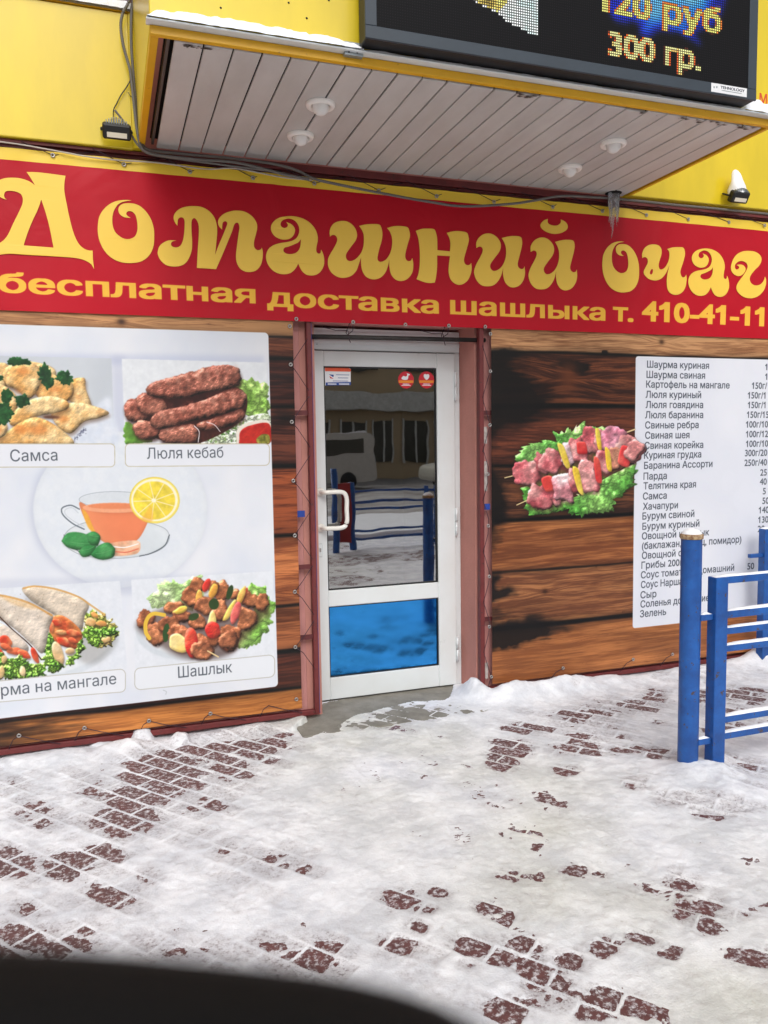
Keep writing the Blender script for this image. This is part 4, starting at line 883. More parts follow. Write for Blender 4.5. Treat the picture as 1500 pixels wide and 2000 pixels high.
def rbox(X, Z, x0, x1, z0, z1, r):
    dx = np.maximum(np.maximum(x0 + r - X, X - x1 + r), 0); dz = np.maximum(np.maximum(z0 + r - Z, Z - z1 + r), 0)
    return np.clip((r - np.hypot(dx, dz)) / .003 + .5, 0, 1)
# left
LX0, LX1, LZ0, LZ1 = -1.7, .985, .075, 2.262
X, Z = metric(LX0, LX1, LZ0, LZ1)
pk = planks_px(550, [(560, 658, (206, 156, 108), (128, 84, 52), .8), (658, 700, (132, 78, 54), (64, 30, 22), .8), (700, 792, (86, 42, 32), (34, 16, 16), .9), (796, 908, (112, 60, 44), (44, 20, 18), .9),
    (912, 1044, (156, 82, 48), (66, 28, 20), .95), (1046, 1182, (196, 124, 76), (112, 58, 34), .85), (1184, 1270, (172, 106, 66), (92, 48, 28), .8), (1276, 1346, (100, 50, 34), (48, 22, 18), .8), (1346, 1520, (216, 144, 76), (142, 84, 42), .7)])
dk = lambda X, Z: np.exp(-((X + .62) / .45) ** 2 - ((Z - .12) / .1) ** 2) * .85 + .75 * np.exp(-((X - .96) / .1) ** 2 - ((Z - 1.72) / .06) ** 2)
base = wood(X, Z, pk, dk, [(.75, .75, .03), (.1, 2.2, .03), (-.9, 2.2, .03)], 3)
cl = paint_left(); pr = resample(cl, cl.a, X, Z)
px_, py_ = proj(X, 0 * X, Z); far = np.clip((-px_ - 20) / 30, 0, 1)[..., None]
pr = pr * (1 - far) + (np.array([226, 229, 236]) / 255) * far
mk_ = rbox(X, Z, -3, .851, .2165, 2.168, .022)[..., None]
base = base * (1 - mk_) + pr * mk_
def onprint(arr, X, Z, s, pxa, pya, pxb, pyb, cap_px, col=(84, 90, 100), bold=.004, res=.0023):
    A, B = at(pxa, pya, -.012), at(pxb, pyb, -.012); cap = at(pxa, pya - cap_px, -.012)[2] - A[2]
    return ink(arr, text_cover(s, A[0], B[0], (A[2] + B[2]) / 2, cap, X[0, 0], Z[0, 0], (X[0, -1] - X[0, 0]) / (X.shape[1] - 1), X.shape[1], X.shape[0], bold), col)
for q in (('Самса', 21, 901, 113, 900, 22), ('Люля кебаб', 288, 896, 437, 894, 21), ('Шашлык', 349, 1324, 454, 1313, 21), ('Шаурма на мангале', -62, 1363, 228, 1339, 22)): base = onprint(base, X, Z, *q)
lb = thing('food_banner', 'vinyl banner with five dish pictures on a white panel, left of the door', 'banner', (0, -.015, .08), 'printed banners beside the door')
wl = lambda x, z: .003 * math.sin(3 * x + z * 2) * math.sin(3 * z) + .002 * math.sin(9 * x + 4 * z) * math.exp(-((z - .2) / .25) ** 2)
sheet(LX0, LX1, LZ0, LZ1, -.012, wl, 60, 60, img_mat('food print', base * .95, .38, wrinkle=.12), 'sheet', lb)
for px, py in ((566, 637), (568, 712), (570, 824), (573, 939), (576, 1046), (576, 1156), (577, 1264), (579, 1366), (37, 1437), (165, 1422), (291, 1408), (411, 1394)): eyelet(px, py, -.02, lb)
paths = []
for px, py in ((568, 712), (570, 824), (573, 939), (576, 1046), (576, 1156), (577, 1264)):
    p = at(px, py, -.02); paths += [[p, (1.0, -.012, p[2] - .04), (1.066, -.014, p[2] - .14)], [p, (1.01, -.010, p[2] + .06), (1.066, -.014, p[2] + .14)]]
for px, py in ((37, 1437), (165, 1422), (291, 1408), (411, 1394), (525, 1378)):
    p = at(px, py, -.02); paths += [[p, (p[0] + .08, -.022, p[2] - .03), (p[0] + .19, -.016, .05)], [p, (p[0] - .03, -.014, p[2] - .02), (p[0] - .05, -.012, .055)]]
cord_obj(paths, 'lacing', None, .002, m_cord, lb)
# right
RX0, RX1, RZ0, RZ1 = 2.185, 5.4, .075, 2.262
X, Z = metric(RX0, RX1, RZ0, RZ1)
pk = planks_px(1100, [(560, 690, (216, 168, 122), (132, 88, 58), .9), (690, 790, (136, 78, 48), (48, 24, 18), 1.), (796, 905, (116, 62, 42), (52, 26, 20), .9), (907, 1008, (120, 74, 48), (48, 28, 22), 1.),
    (1012, 1108, (190, 126, 76), (116, 66, 38), .8), (1108, 1212, (186, 130, 84), (104, 62, 40), .8), (1218, 1420, (204, 136, 82), (138, 84, 48), .7)])
D2 = [(960, 760, .22, .16), (1010, 790, .18, .13), (960, 700, .16, .05), (950, 980, .12, .18), (950, 900, .07, .2), (960, 1230, .34, .07), (950, 1110, .06, .2), (1000, 1240, .3, .05), (960, 1160, .14, .05), (1120, 715, .10, .03), (1180, 700, .02, .02)]
D2 = [(at(a_, b2)[0], at(a_, b2)[2], sx, sz) for a_, b2, sx, sz in D2]
def dk(X, Z):
    s = 0
    for cx, cz, sx, sz in D2: s = s + 1.7 * np.exp(-((X - cx) / sx) ** 2 - ((Z - cz) / sz) ** 2)
    return np.clip(s, 0, 1)
kn = [(at(1105, 740)[0], at(1105, 740)[2], .06), (at(1062, 1155)[0], at(1062, 1155)[2], .03), (at(1162, 1105)[0], at(1162, 1105)[2], .014), (at(1290, 668)[0], at(1290, 668)[2], .03), (4.6, .25, .03)]
base = wood(X, Z, pk, dk, kn, 9)
kx, kz = at(1108, 735)[0], at(1108, 735)[2]; k_ = np.exp(-((X - kx) / .07) ** 2 - ((Z - kz) / .10) ** 2)[..., None] * .7
base = base * (1 - k_) + np.array([.46, .24, .13]) * k_
mk_ = rbox(X, Z, 3.209, 5.2, .329, 2.095, .02)[..., None]
pn = np.array([228, 230, 238]) / 255 * (1 + (fbm(X * 3, Z * 3, 3) - .5)[..., None] * np.array([.06, .05, .03]))
base = base * (1 - mk_) + pn * mk_
sk, al = paint_skewer(); px_, py_ = proj(X, 0 * X, Z); ins = ((px_ > sk.x0 + 2) & (px_ < 1278) & (py_ > 802) & (py_ < 1038)).astype(float)
a_ = (resample(sk, al, X, Z) * ins)
sh_ = blur(a_, 9) * .5 * (1 - mk_[..., 0] * .75); base = base * (1 - sh_[..., None] * (1 - a_[..., None]))
base = base * (1 - a_[..., None]) + resample(sk, sk.a, X, Z) * a_[..., None]
ROWS = [('Шаурма куриная', 1264, 1385, 718, '1'), ('Шаурма свиная', 1263, 1377, 738, '1'), ('Картофель на мангале', 1262, 1425, 757, '150г/'), ('Люля куриный', 1261, 1369, 777, '150г/1'), ('Люля говядина', 1261, 1373, 797, '150г/1'),
    ('Люля баранина', 1260, 1373, 817, '150г/15'), ('Свиные ребра', 1260, 1364, 837, '100г/10'), ('Свиная шея', 1260, 1346, 857, '100г/12'), ('Свиная корейка', 1259, 1373, 877, '100г/10'), ('Куриная грудка', 1258, 1369, 896, '300г/20'), ('Баранина Ассорти', 1258, 1391, 916, '250г/40'),
    ('Парда', 1257, 1302, 937, '25'), ('Телятина края', 1257, 1359, 956, '40'), ('Самса', 1256, 1302, 976, '5'), ('Хачапури', 1256, 1324, 996, '50'), ('Бурум свиной', 1255, 1356, 1015, '140'), ('Бурум куриный', 1255, 1366, 1035, '130'), ('Овощной шашлык', 1254, 1385, 1054, '20'),
    ('(баклажан, перец, помидор)', 1254, 1448, 1073, ''), ('Овощной салат', 1254, 1364, 1092, ''), ('Грибы 200г', 1253, 1334, 1111, ''), ('Соус томатный домашний', 1252, 1434, 1130, '50'), ('Соус Наршараб', 1252, 1357, 1149, '100г'), ('Сыр', 1251, 1282, 1169, ''), ('Соленья домашние', 1251, 1386, 1187, ''), ('Зелень', 1250, 1301, 1206, '')]
PR = {'1': 1495, '150г/': 1469, '150г/1': 1461, '150г/15': 1459, '100г/10': 1457, '100г/12': 1457, '300г/20': 1455, '250г/40': 1454, '25': 1485, '40': 1484, '5': 1490, '50': 1489, '140': 1482, '130': 1481, '20': 1480, '100г': 1443}
gr = (X[0, -1] - X[0, 0]) / (X.shape[1] - 1)
for i, (s, a_, b2, y_, pr_) in enumerate(ROWS):
    A = at(a_, y_, -.012); B = at(b2, y_, -.012); cap = at(a_, y_ - 12.9, -.012)[2] - A[2]
    base = ink(base, text_cover(s, A[0], B[0], A[2], cap, X[0, 0], Z[0, 0], gr, X.shape[1], X.shape[0], .012), (74, 80, 92))
    if pr_:
        p0 = PR[pr_] if not (pr_ == '50' and y_ == 1130) else 1460
        C_ = at(p0, y_, -.012); base = ink(base, text_cover(pr_, C_[0], C_[0], A[2], cap, X[0, 0], Z[0, 0], gr, X.shape[1], X.shape[0], .012, False), (74, 80, 92))
rb = thing('menu_banner', 'vinyl banner with raw skewers on lettuce and a white price list', 'banner', (3.5, -.015, .08), 'printed banners beside the door')
wr = lambda x, z: .003 * math.sin(2.6 * x + z) * math.sin(3 * z)
sheet(RX0, RX1, RZ0, RZ1, -.012, wr, 70, 60, img_mat('menu print', base * .95, .38, wrinkle=.12), 'sheet', rb)
for px, py in ((958, 652), (958, 725), (957, 830), (953, 926), (954, 1027), (956, 1126), (956, 1224), (960, 1322), (1100, 1305), (1237, 1288), (1314, 1278)): eyelet(px, py, -.02, rb)
paths = []
for px, py in ((958, 725), (957, 830), (953, 926), (954, 1027), (956, 1126), (956, 1224), (960, 1322)):
    p = at(px, py, -.02); paths += [[p, (2.16, -.012, p[2] - .05), (2.125, -.014, p[2] - .16)], [p, (2.165, -.010, p[2] + .04), (2.128, -.014, p[2] + .15)]]
for px, py in ((1100, 1305), (1237, 1288), (1314, 1278)):
    p = at(px, py, -.02); paths += [[p, (p[0] - .05, -.018, p[2] - .02), (p[0] - .10, -.016, .05)]]
cord_obj(paths, 'lacing', None, .002, m_cord, rb)
# ================================================================ canopy
CZ = 3.067; CXa, CXb, CY = .215, 3.125, -1.165
can = thing('canopy', 'yellow box canopy over the door with a grey slatted underside', 'canopy', (1.67, -.58, CZ))
w = MB(); w.box(CXa, CXb, CY - .012, CY + .012, CZ - .004, CZ + .028, .002); w.build('front_trim', m_yeltrim, can)
w = MB(); w.box(CXa + .002, .246, CY + .0125, -.04, CZ - .004, CZ + .027, .002); w.build('side_trim', m_yeltrim, can)
w = MB(); w.box(3.103, CXb - .002, CY + .0125, -.04, CZ - .003, CZ + .027, .002); w.build('side_trim', m_yeltrim, can)
for a, b in ((CXa, 1.60), (1.604, CXb)):
    w = MB(); w.box(a, b, CY - .006, CY + .010, CZ + .0285, 4.7, .003); w.build('front_panel', m_yel, can)
w = MB(); w.box(CXa, CXa + .018, CY + .0105, -.036, CZ + .031, 4.7, .003); w.build('side_panel', m_yel, can)
w = MB(); w.box(CXb - .018, CXb, CY + .0105, -.036, CZ + .031, 4.7, .003); w.build('side_panel', m_yel, can)
w = MB(); w.box(CXa - .015, CXb + .005, CY - .050, CY - .0065, CZ + .0285, CZ + .036, .002); w.build('ledge', m_white, can)
w = MB(); w.box(.274, 3.1, CY + .0125, -.01, CZ + .05, CZ + .056); w.build('ceiling_void', m_void, can)
w = MB(); w.box(.278, .290, CY + .04, -.03, CZ + .012, CZ + .04); w.build('carrier_rail', mat('dusty steel profile', (84, 76, 72), .6), can)
x = .304; sl0 = None; k = 0
while x < 3.09:
    x1 = min(x + .1055, 3.098); y0 = CY + .030 + random.uniform(0, .006) * (1 if x < 1.2 else 2.2)
    w = MB(); dz = random.uniform(-.0012, .0012); w.box(x, x1 - random.uniform(0, .0012), y0, -.022, CZ + .001 + dz, CZ + .012, .0025)
    w.box(x + .004, x1 - .001, y0 + .002, -.0225, CZ + .0122, CZ + .03) if False else None
    o = w.build('slat', m_slat, can); k += 1; x += .1115
# torn paint flakes at the front edge
w = MB(); R_ = random.Random(5)
for i in range(46):
    u = R_.choice([1.72 + R_.random() * .12, 2.35 + R_.random() * .72, .33 + R_.random() * .1]); a = R_.uniform(.004, .016); yy = CY + .033 + R_.uniform(-.01, .022)
    w.add([(u, yy, CZ - .003), (u + a * 1.6, yy - a * .4, CZ - .006), (u + a, yy + a, CZ - .002), (u - a * .2, yy + a * .7, CZ - .004)], [(0, 1, 2, 3)])
tag(w.build('peeling_paint', mat('flaking grey paint', (96, 86, 80), .8, var=.3, scale=80), can), kind='stuff')
# snow on ledges
def snow_ridge(name, x0, x1, yc, z, hw, h, parent=None, step=.012, seed=1, axis='x', mm=None, gapf=None):
    n = max(4, int(abs(x1 - x0) / step)); v = []; f = []; m = 7
    for i in range(n + 1):
        t = x0 + (x1 - x0) * i / n; q = fbm(np.array([t * 7.0]), np.array([seed * 3.3]), 3)[0]; q2 = fbm(np.array([t * 38.]), np.array([seed * 1.3]), 2, 1)[0]
        hh = h * (.45 + .95 * q + .25 * (q2 - .5)); e_ = min(1, min(i, n - i) / 2.5); hh *= e_
        if gapf: hh *= gapf(t)
        ww = hw * (.85 + .3 * q2)
        for j in range(m):
            a = math.pi * j / (m - 1); u, zz = -ww * math.cos(a), max(.0004, hh * math.sin(a) ** .7)
            v.append((t, yc + u, z + zz) if axis == 'x' else (yc + u, t, z + zz))
    for i in range(n):
        for j in range(m - 1): f.append((i * m + j, i * m + j + 1, (i + 1) * m + j + 1, (i + 1) * m + j))
    g = MB(); g.add(v, f, True); return fix_normals(g.build(name, mm or m_snow, parent))
snow_ridge('snow_cap', CXa - .012, 1.02, CY - .022, CZ + .036, .034, .046, can, seed=2, gapf=lambda t: 1.0 if t < .8 else .75)
snow_ridge('snow_cap', 1.02, 2.91, CY - .026, CZ + .036, .022, .012, can, seed=5)
snow_ridge('snow_cap', 2.905, CXb, CY - .02, CZ + .036, .034, .055, can, seed=6)
snow_ridge('snow_cap', -2.9, .235, -.026, 3.7005, .034, .062, building, seed=9)
# red lettering right of the screen
p0, p1 = at(1479, 198, CY - .006), at(1503, 200, CY - .006)
plain_print('fascia print', 3.028, 3.118, p0[2] - .012, p0[2] + .046, CY - .0066, .001, (228, 200, 36), [('Мо', 3.033, 3.114, p0[2] - .004, .042, (206, 74, 44), .02)], can, 'lettering', rough=.35)
w = MB(); 
for px, py in ((562, 10), (597, 40), (430, 20), (640, 5)):
    p = at(px, py, CY + .011); w.lathe([(0, -.002), (.004, -.001), (.0045, .001)], (p[0], CY - .006, p[2]), 8, 'y')
build_each(w, 'rivet', m_void, can)
# ---- recessed lamps
lamp0 = None
LAB = ['round ceiling lamp with frosted dome, front one of the left pair under the canopy', 'round ceiling lamp with frosted dome, rear one of the left pair under the canopy', 'round ceiling lamp with frosted dome, front one of the right pair under the canopy', 'round ceiling lamp with frosted dome, rear one of the right pair under the canopy']
for i, (px, py) in enumerate(((626, 207), (587, 268), (1198, 283), (1113, 331))):
    p = atz(px, py, CZ - .008)
    if lamp0 is None:
        lamp0 = thing('ceiling_lamp', LAB[0], 'lamp', tuple(p), 'round lamps in the canopy ceiling')
        g = MB(); g.lathe([(.040, .009), (.041, -.003), (.050, -.009), (.062, -.006), (.066, .002), (.066, .009)], tuple(p), 32); g.build('lamp_ring', m_lampring, lamp0)
        g = MB(); g.lathe([(.036, .006), (.036, -.012), (.031, -.026), (.021, -.035), (.010, -.040), (0.0001, -.041)], tuple(p), 28); g.build('lamp_dome', m_lampglass, lamp0)
    else:
        r = lamp0.copy(); COL.objects.link(r); r.location = Vector(p); r['label'] = LAB[i]
        for ch in list(lamp0.children): q = ch.copy(); COL.objects.link(q); q.parent = r

# ================================================================ LED screen
SX0, SX1, SYF, SYB, SZ = 1.004, 2.902, -1.288, -1.196, 3.114
led = thing('led_screen', 'black LED display board showing prices above the canopy', 'screen', (1.95, -1.24, SZ))
w = MB(); w.box(SX0 + .004, SX1 - .004, SYF + .012, SYB, SZ + .001, 4.1, .003); w.build('housing', m_black, led)
fw = .048
w = MB(); w.box(SX0, SX1, SYF, SYF + .0115, SZ, SZ + fw, .002); w.box(SX0, SX0 + fw, SYF + .0005, SYF + .0115, SZ + fw, 4.1, .002); w.box(SX1 - fw, SX1, SYF + .0005, SYF + .0115, SZ + fw, 4.1, .002); w.box(SX0 + fw, SX1 - fw, SYF + .0005, SYF + .0115, 4.05, 4.1, .002)
w.build('bezel', m_slate, led)
ax0, ax1, az0, az1 = SX0 + fw, SX1 - fw, SZ + fw, 4.05; PITCH = .0102
NC, NR = int((ax1 - ax0) / PITCH), int((az1 - az0) / PITCH)
grid = Canvas(0, 0, NC, NR, 1, (0, 0, 0))
def LP(px, py): p = at(px, py, SYF); return ((p[0] - ax0) / PITCH, (az1 - p[2]) / PITCH)
Z3 = lambda pts: [LP(1100 + x * .26667, y * .26667) for x, y in pts]; Z2 = lambda pts: [LP(650 + x * .56667, y * .56667) for x, y in pts]
grid.fill(Z3([(330, -300), (260, -60), (330, 60), (370, 150), (540, 170), (560, 220), (540, 260), (620, 270), (720, 215), (840, 230), (1010, 335), (1015, 305), (950, 240), (1090, 190), (1160, 100), (1200, -20), (1220, -300)]), (22, 50, 200), (14, 26, 140), soft=1, noise=.1, smooth=False)
grid.fill(Z3([(420, -260), (400, -60), (480, 90), (600, 150), (590, 240), (640, 200), (720, 160), (850, 210), (930, 270), (900, 190), (1000, 120), (1050, 60), (1100, -20), (1100, -260)]), (40, 130, 240), (30, 90, 230), soft=1, noise=.1, smooth=False)
grid.fill(Z3([(520, -200), (600, 90), (690, 130), (760, 60), (1000, 0), (1010, -200)]), (130, 200, 250), (80, 160, 250), soft=2, noise=.1)
grid.fill(Z2([(430, -200), (482, 0), (560, 38), (600, 72), (692, 120), (706, 118), (706, -200)]), (236, 240, 236), (196, 226, 214), soft=0, noise=.1, ns=3, smooth=False)
grid.fill(Z2([(430, -60), (500, 5), (570, 40), (600, 10), (610, -60)]), (226, 206, 110), (150, 130, 60), soft=0, noise=.5, ns=2, smooth=False)
def raster_text(s, pa, pb, cap_px, col, rim, bold=.05):
    A, B = at(*pa, SYF), at(*pb, SYF); cap = at(pa[0], pa[1] - cap_px, SYF)[2] - A[2]
    cov = text_cover(s, A[0], B[0], (A[2] + B[2]) / 2, cap, ax0, az1, PITCH, NC, NR, bold, True, 5)
    on = np.clip((cov - .10) * 3, 0, 1)[..., None]; core = np.clip((cov - .6) * 3, 0, 1)[..., None]
    grid.a = grid.a * (1 - on) + (np.array(rim) / 255 * (1 - core) + np.array(col) / 255 * core) * on
raster_text('120 руб', (1166, 20), (1406, 61), 49, (255, 226, 110), (236, 110, 40), .035)
raster_text('300 гр.', (1190, 107), (1366, 134), 45, (255, 236, 140), (230, 90, 30), .035)
K = 5; big = np.repeat(np.repeat(grid.a, K, 0), K, 1)
yy, xx = np.mgrid[0:NR * K, 0:NC * K]; dot = (np.hypot((xx % K) - 2, (yy % K) - 2) < 1.9)[..., None].astype(float)
lit = np.clip(big * 1.25 + .0, 0, 1); unl = np.array([.36, .30, .33]) * (np.hypot((xx % K) - 2, (yy % K) - 2) < .9)[..., None]
ledimg = np.maximum(lit * dot + big * (1 - dot) * .30, unl * .6 + .0)
w = MB(); w.add([(ax0, SYF + .004, az0), (ax1, SYF + .004, az0), (ax1, SYF + .004, az1), (ax0, SYF + .004, az1)], [(0, 1, 2, 3)])
o = w.build('display', img_mat('led dots', ledimg, .5, emit=1.45, spec=.08), led); ul = o.data.uv_layers.new(name='uv')
for i, uv in enumerate([(0, 0), (1, 0), (1, 1), (0, 1)]): ul.data[i].uv = uv
pa, pb = at(1389, 168, SYF), at(1458, 191, SYF)
w = MB(); w.box(pa[0], pb[0], SYF - .0012, SYF - .0004, pb[2] - .002 + .004, pb[2] + .040); w.build('maker_label', m_swh, led)
plain_print('label print', pa[0] + .045, pb[0] - .006, pb[2] + .018, pb[2] + .037, SYF - .0014, .0008, (232, 232, 234), [('TEHNOLOGY', pa[0] + .052, pb[0] - .014, pb[2] + .022, .0115, (50, 56, 66), .03)], led, 'lettering', rough=.4)
w = MB(); w.box(pa[0] + .058, pb[0] - .03, SYF - .0019, SYF - .0013, pb[2] + .013, pb[2] + .0155); w.box(pa[0] + .012, pa[0] + .018, SYF - .0019, SYF - .0013, pb[2] + .018, pb[2] + .026); w.box(pa[0] + .026, pa[0] + .034, SYF - .0019, SYF - .0013, pb[2] + .02, pb[2] + .028); build_each(w, 'caption_line', m_galv, led)
pa = at(672, 82, SYB); w = MB(); w.box(pa[0], SX0 + .02, SYB - .004, SYB + .03, pa[2] - .047, pa[2] + .004, .002); w.build('bracket', m_galv, led)
w = MB()
for dx, dz in ((.012, -.012), (.06, -.010), (.018, -.036), (.052, -.034)): w.lathe([(0, -.003), (.004, -.002), (.004, .001)], (pa[0] + dx, SYB - .004, pa[2] + dz), 8, 'y')
build_each(w, 'bolt', m_void, led)

# ================================================================ floodlights
def floodlight(px, py, y, label, snow):
    p = at(px, py, y); x, z = p[0], p[2]
    t_ = thing('floodlight', label, 'floodlight', (x, y, z), 'small floodlights on the yellow wall'); n0 = len(t_.children)
    def T(g, name, m, ea=False):
        V = np.array(g.v); c_, s_ = math.cos(.55), math.sin(.55); dy, dz = V[:, 1] - y, V[:, 2] - z
        V = np.stack([V[:, 0], y + dy * c_ - dz * s_, z + dy * s_ + dz * c_], 1); g.v = [tuple(q) for q in V]; return build_each(g, name, m, t_) if ea else g.build(name, m, t_)
    g = MB(); g.box(x - .066, x + .066, y - .03, y + .02, z - .035, z + .035, .008); T(g, 'body', m_black)
    g = MB()
    for k in range(9): hh = .022 - .0009 * (k - 4) ** 2; g.box(x - .046 + k * .0115 - .003, x - .046 + k * .0115 + .003, y - .02, y + .03, z + .0352, z + .0352 + hh)
    T(g, 'heat_fin', m_galv, True)
    g = MB(); g.box(x - .046, x + .046, y - .0325, y - .0305, z - .024, z - .001, .002 if False else 0); T(g, 'lens', mat('pale lens', (236, 228, 206), .12, coat=1., var=.05))  # pale colour stands in for a bright reflection on the unlit lens
    g = MB(); g.tube([(x - .07, y, z), (x - .07, y + .06, z + .03), (x - .0, y + .10, z + .04), (x + .07, y + .06, z + .03), (x + .07, y, z)], .006, 6); g.tube([(x, y + .09, z + .04), (x, -.03, z + .06)], .008, 6); g.build('bracket', m_black, t_)
    if snow:
        v = []; f = []; n, m = 9, 16; prof = [(.064, .0), (.066, .03), (.056, .055), (.044, .080), (.036, .105), (.030, .126), (.021, .142), (.010, .150), (.0005, .152)]
        for i, (r, h) in enumerate(prof):
            for k in range(m):
                a = 2 * math.pi * k / m; q = 1 + .12 * math.sin(3 * a + i); v.append((x - .028 * (i / 8) * 1.0 + r * q * math.cos(a), y + .005 + .62 * r * q * math.sin(a), z + .015 + h))
        for i in range(n - 1):
            for k in range(m): f.append((i * m + k, i * m + (k + 1) % m, (i + 1) * m + (k + 1) % m, (i + 1) * m + k))
        g = MB(); g.add(v, f, True); g.build('snow_cap', m_snow, t_)
    return t_
floodlight(228, 256, -.11, 'small black floodlight with finned top on the yellow wall left of the canopy', False)
floodlight(1442, 384, -.11, 'small floodlight under a tall cap of snow on the yellow wall right of the canopy', True)

# ================================================================ cables
def px_path(pts, y=-.03, n=6, yf=None):
    q = smooth_poly([(p[0], p[1]) for p in pts], n, False); return [tuple(at(a, b, (yf(a, b) if yf else y))) for a, b in q]
def resamp(P, d):
    P = np.array(P); L_ = np.r_[0, np.cumsum(np.linalg.norm(np.diff(P, axis=0), axis=1))]; s = np.arange(0, L_[-1], d)
    return np.stack([np.interp(s, L_, P[:, k]) for k in range(3)], 1)
C1 = [(250, -40), (252, 0), (240, 25), (236, 50), (240, 85), (247, 112), (254, 137), (258, 170), (262, 205), (267, 250), (273, 280), (284, 296), (310, 303), (390, 312), (450, 316), (500, 326), (560, 342), (606, 350)]
C2 = [(262, -40), (260, 0), (257, 20), (256, 80), (260, 140), (264, 190), (269, 245), (275, 275), (286, 291), (312, 296), (380, 303), (450, 309), (533, 320), (580, 333), (610, 348), (640, 356), (743, 377), (837, 394), (907, 403), (1000, 398), (1042, 392), (1097, 383), (1170, 386), (1233, 391), (1327, 401), (1393, 407), (1500, 418), (1600, 428)]
g = MB(); g.tube(resamp(px_path(C1, -.085), .006), .0078, 7, .16); tag(g.build('conduit', m_cable), 'grey corrugated conduit hanging in a loop left of the canopy and ending under it', 'cable')
g = MB(); g.tube(resamp(px_path(C2, -.065), .006), .0078, 7, .16); tag(g.build('conduit', m_cable), 'long grey corrugated conduit running down beside the canopy and over the whole red banner', 'cable')
g = MB(); g.tube(resamp(px_path([(224, 215), (236, 230), (246, 246), (258, 266), (270, 284), (290, 300), (340, 309), (450, 324), (540, 336), (604, 352)], -.08), .006), .006, 7, .16); tag(g.build('conduit', m_cable), 'thin grey conduit running from the left floodlight down under the canopy', 'cable')
g = MB(); g.tube(px_path([(256, 140), (255, 155), (246, 172), (236, 186), (228, 202), (222, 214), (221, 228), (222, 245)], -.05), .0028, 6); g.tube(px_path([(250, 180), (255, 188), (261, 190)], -.05), .002, 5); tag(g.build('wire', m_black), 'thin black wire with a kink above the left floodlight', 'cable')
g = MB(); g.tube(px_path([(-80, 268), (0, 277), (50, 284), (100, 293), (200, 310), (310, 318), (400, 330), (460, 329), (550, 346), (610, 352)], -.04), .0035, 6); tag(g.build('thin_cable', m_wcable), 'thin pale cable sagging along the top edge of the red banner', 'cable')

# ================================================================ icicles at the drain hole
m_ice = bpy.data.materials.new('clear ice'); m_ice.use_nodes = True; t = m_ice.node_tree; b = t.nodes['Principled BSDF']
b.inputs['Base Color'].default_value = (.95, .97, 1, 1); b.inputs['Roughness'].default_value = .12; b.inputs['IOR'].default_value = 1.31; b.inputs['Transmission Weight'].default_value = .85
n2 = t.nodes.new('ShaderNodeTexNoise'); n2.inputs['Scale'].default_value = 70; bp = t.nodes.new('ShaderNodeBump'); bp.inputs['Strength'].default_value = .7; bp.inputs['Distance'].default_value = .01
tc = t.nodes.new('ShaderNodeTexCoord'); t.links.new(tc.outputs['Object'], n2.inputs['Vector']); t.links.new(n2.outputs[0], bp.inputs['Height']); t.links.new(bp.outputs[0], b.inputs['Normal'])
p = at(1197, 384, -.06); g = MB(); R_ = random.Random(3)
for i in range(13):
    x = p[0] + R_.uniform(-.045, .045); y = -.06 + R_.uniform(-.025, .015); ln = R_.uniform(.07, .2) if i else .27
    if i == 0: x = p[0] - .003; y = -.08
    n = 12; pts = []; rr = []
    for k in range(n):
        t_ = k / (n - 1); pts.append((x + .004 * math.sin(9 * t_ + i) - (.022 * t_ ** 2 if i == 0 else 0), y, 3.062 - ln * t_)); rr.append((.010 if i else .017) * (1 - t_) ** .8 * (1 + .18 * math.sin(14 * t_ + i)) + .0008)
    g.tube(pts, rr, 9)
ic = thing('icicle_cluster', 'cluster of clear icicles hanging from the drain hole at the right rear of the canopy', 'icicle', (p[0], -.07, 3.06)); build_each(g, 'icicle', m_ice, ic)
g = MB(); g.lathe([(.0, -.004), (.040, -.006), (.05, -.002), (.052, .006)], (p[0], -.065, CZ), 20); g.build('drain_hole', m_void, can)

# ================================================================ ground, bricks, snow
m_ground = mat('grey frozen ground', (150, 148, 146), .95, var=.1, scale=2, bump=.3, bscale=20)
w = MB(); w.add([(-120, -160, -.035), (120, -160, -.035), (120, 60, -.035), (-120, 60, -.035)], [(0, 1, 2, 3)]); tag(w.build('ground', m_ground), kind='structure')
m_joint = mat('snow filled joint sand', (222, 222, 226), .9, var=.08, scale=30)
w = MB(); w.add([(-2.4, -7.5, -.0125), (9, -7.5, -.0125), (9, .05, -.0125), (-2.4, .05, -.0125)], [(0, 1, 2, 3)]); pav = w.build('pavement', m_joint); tag(pav, kind='structure')
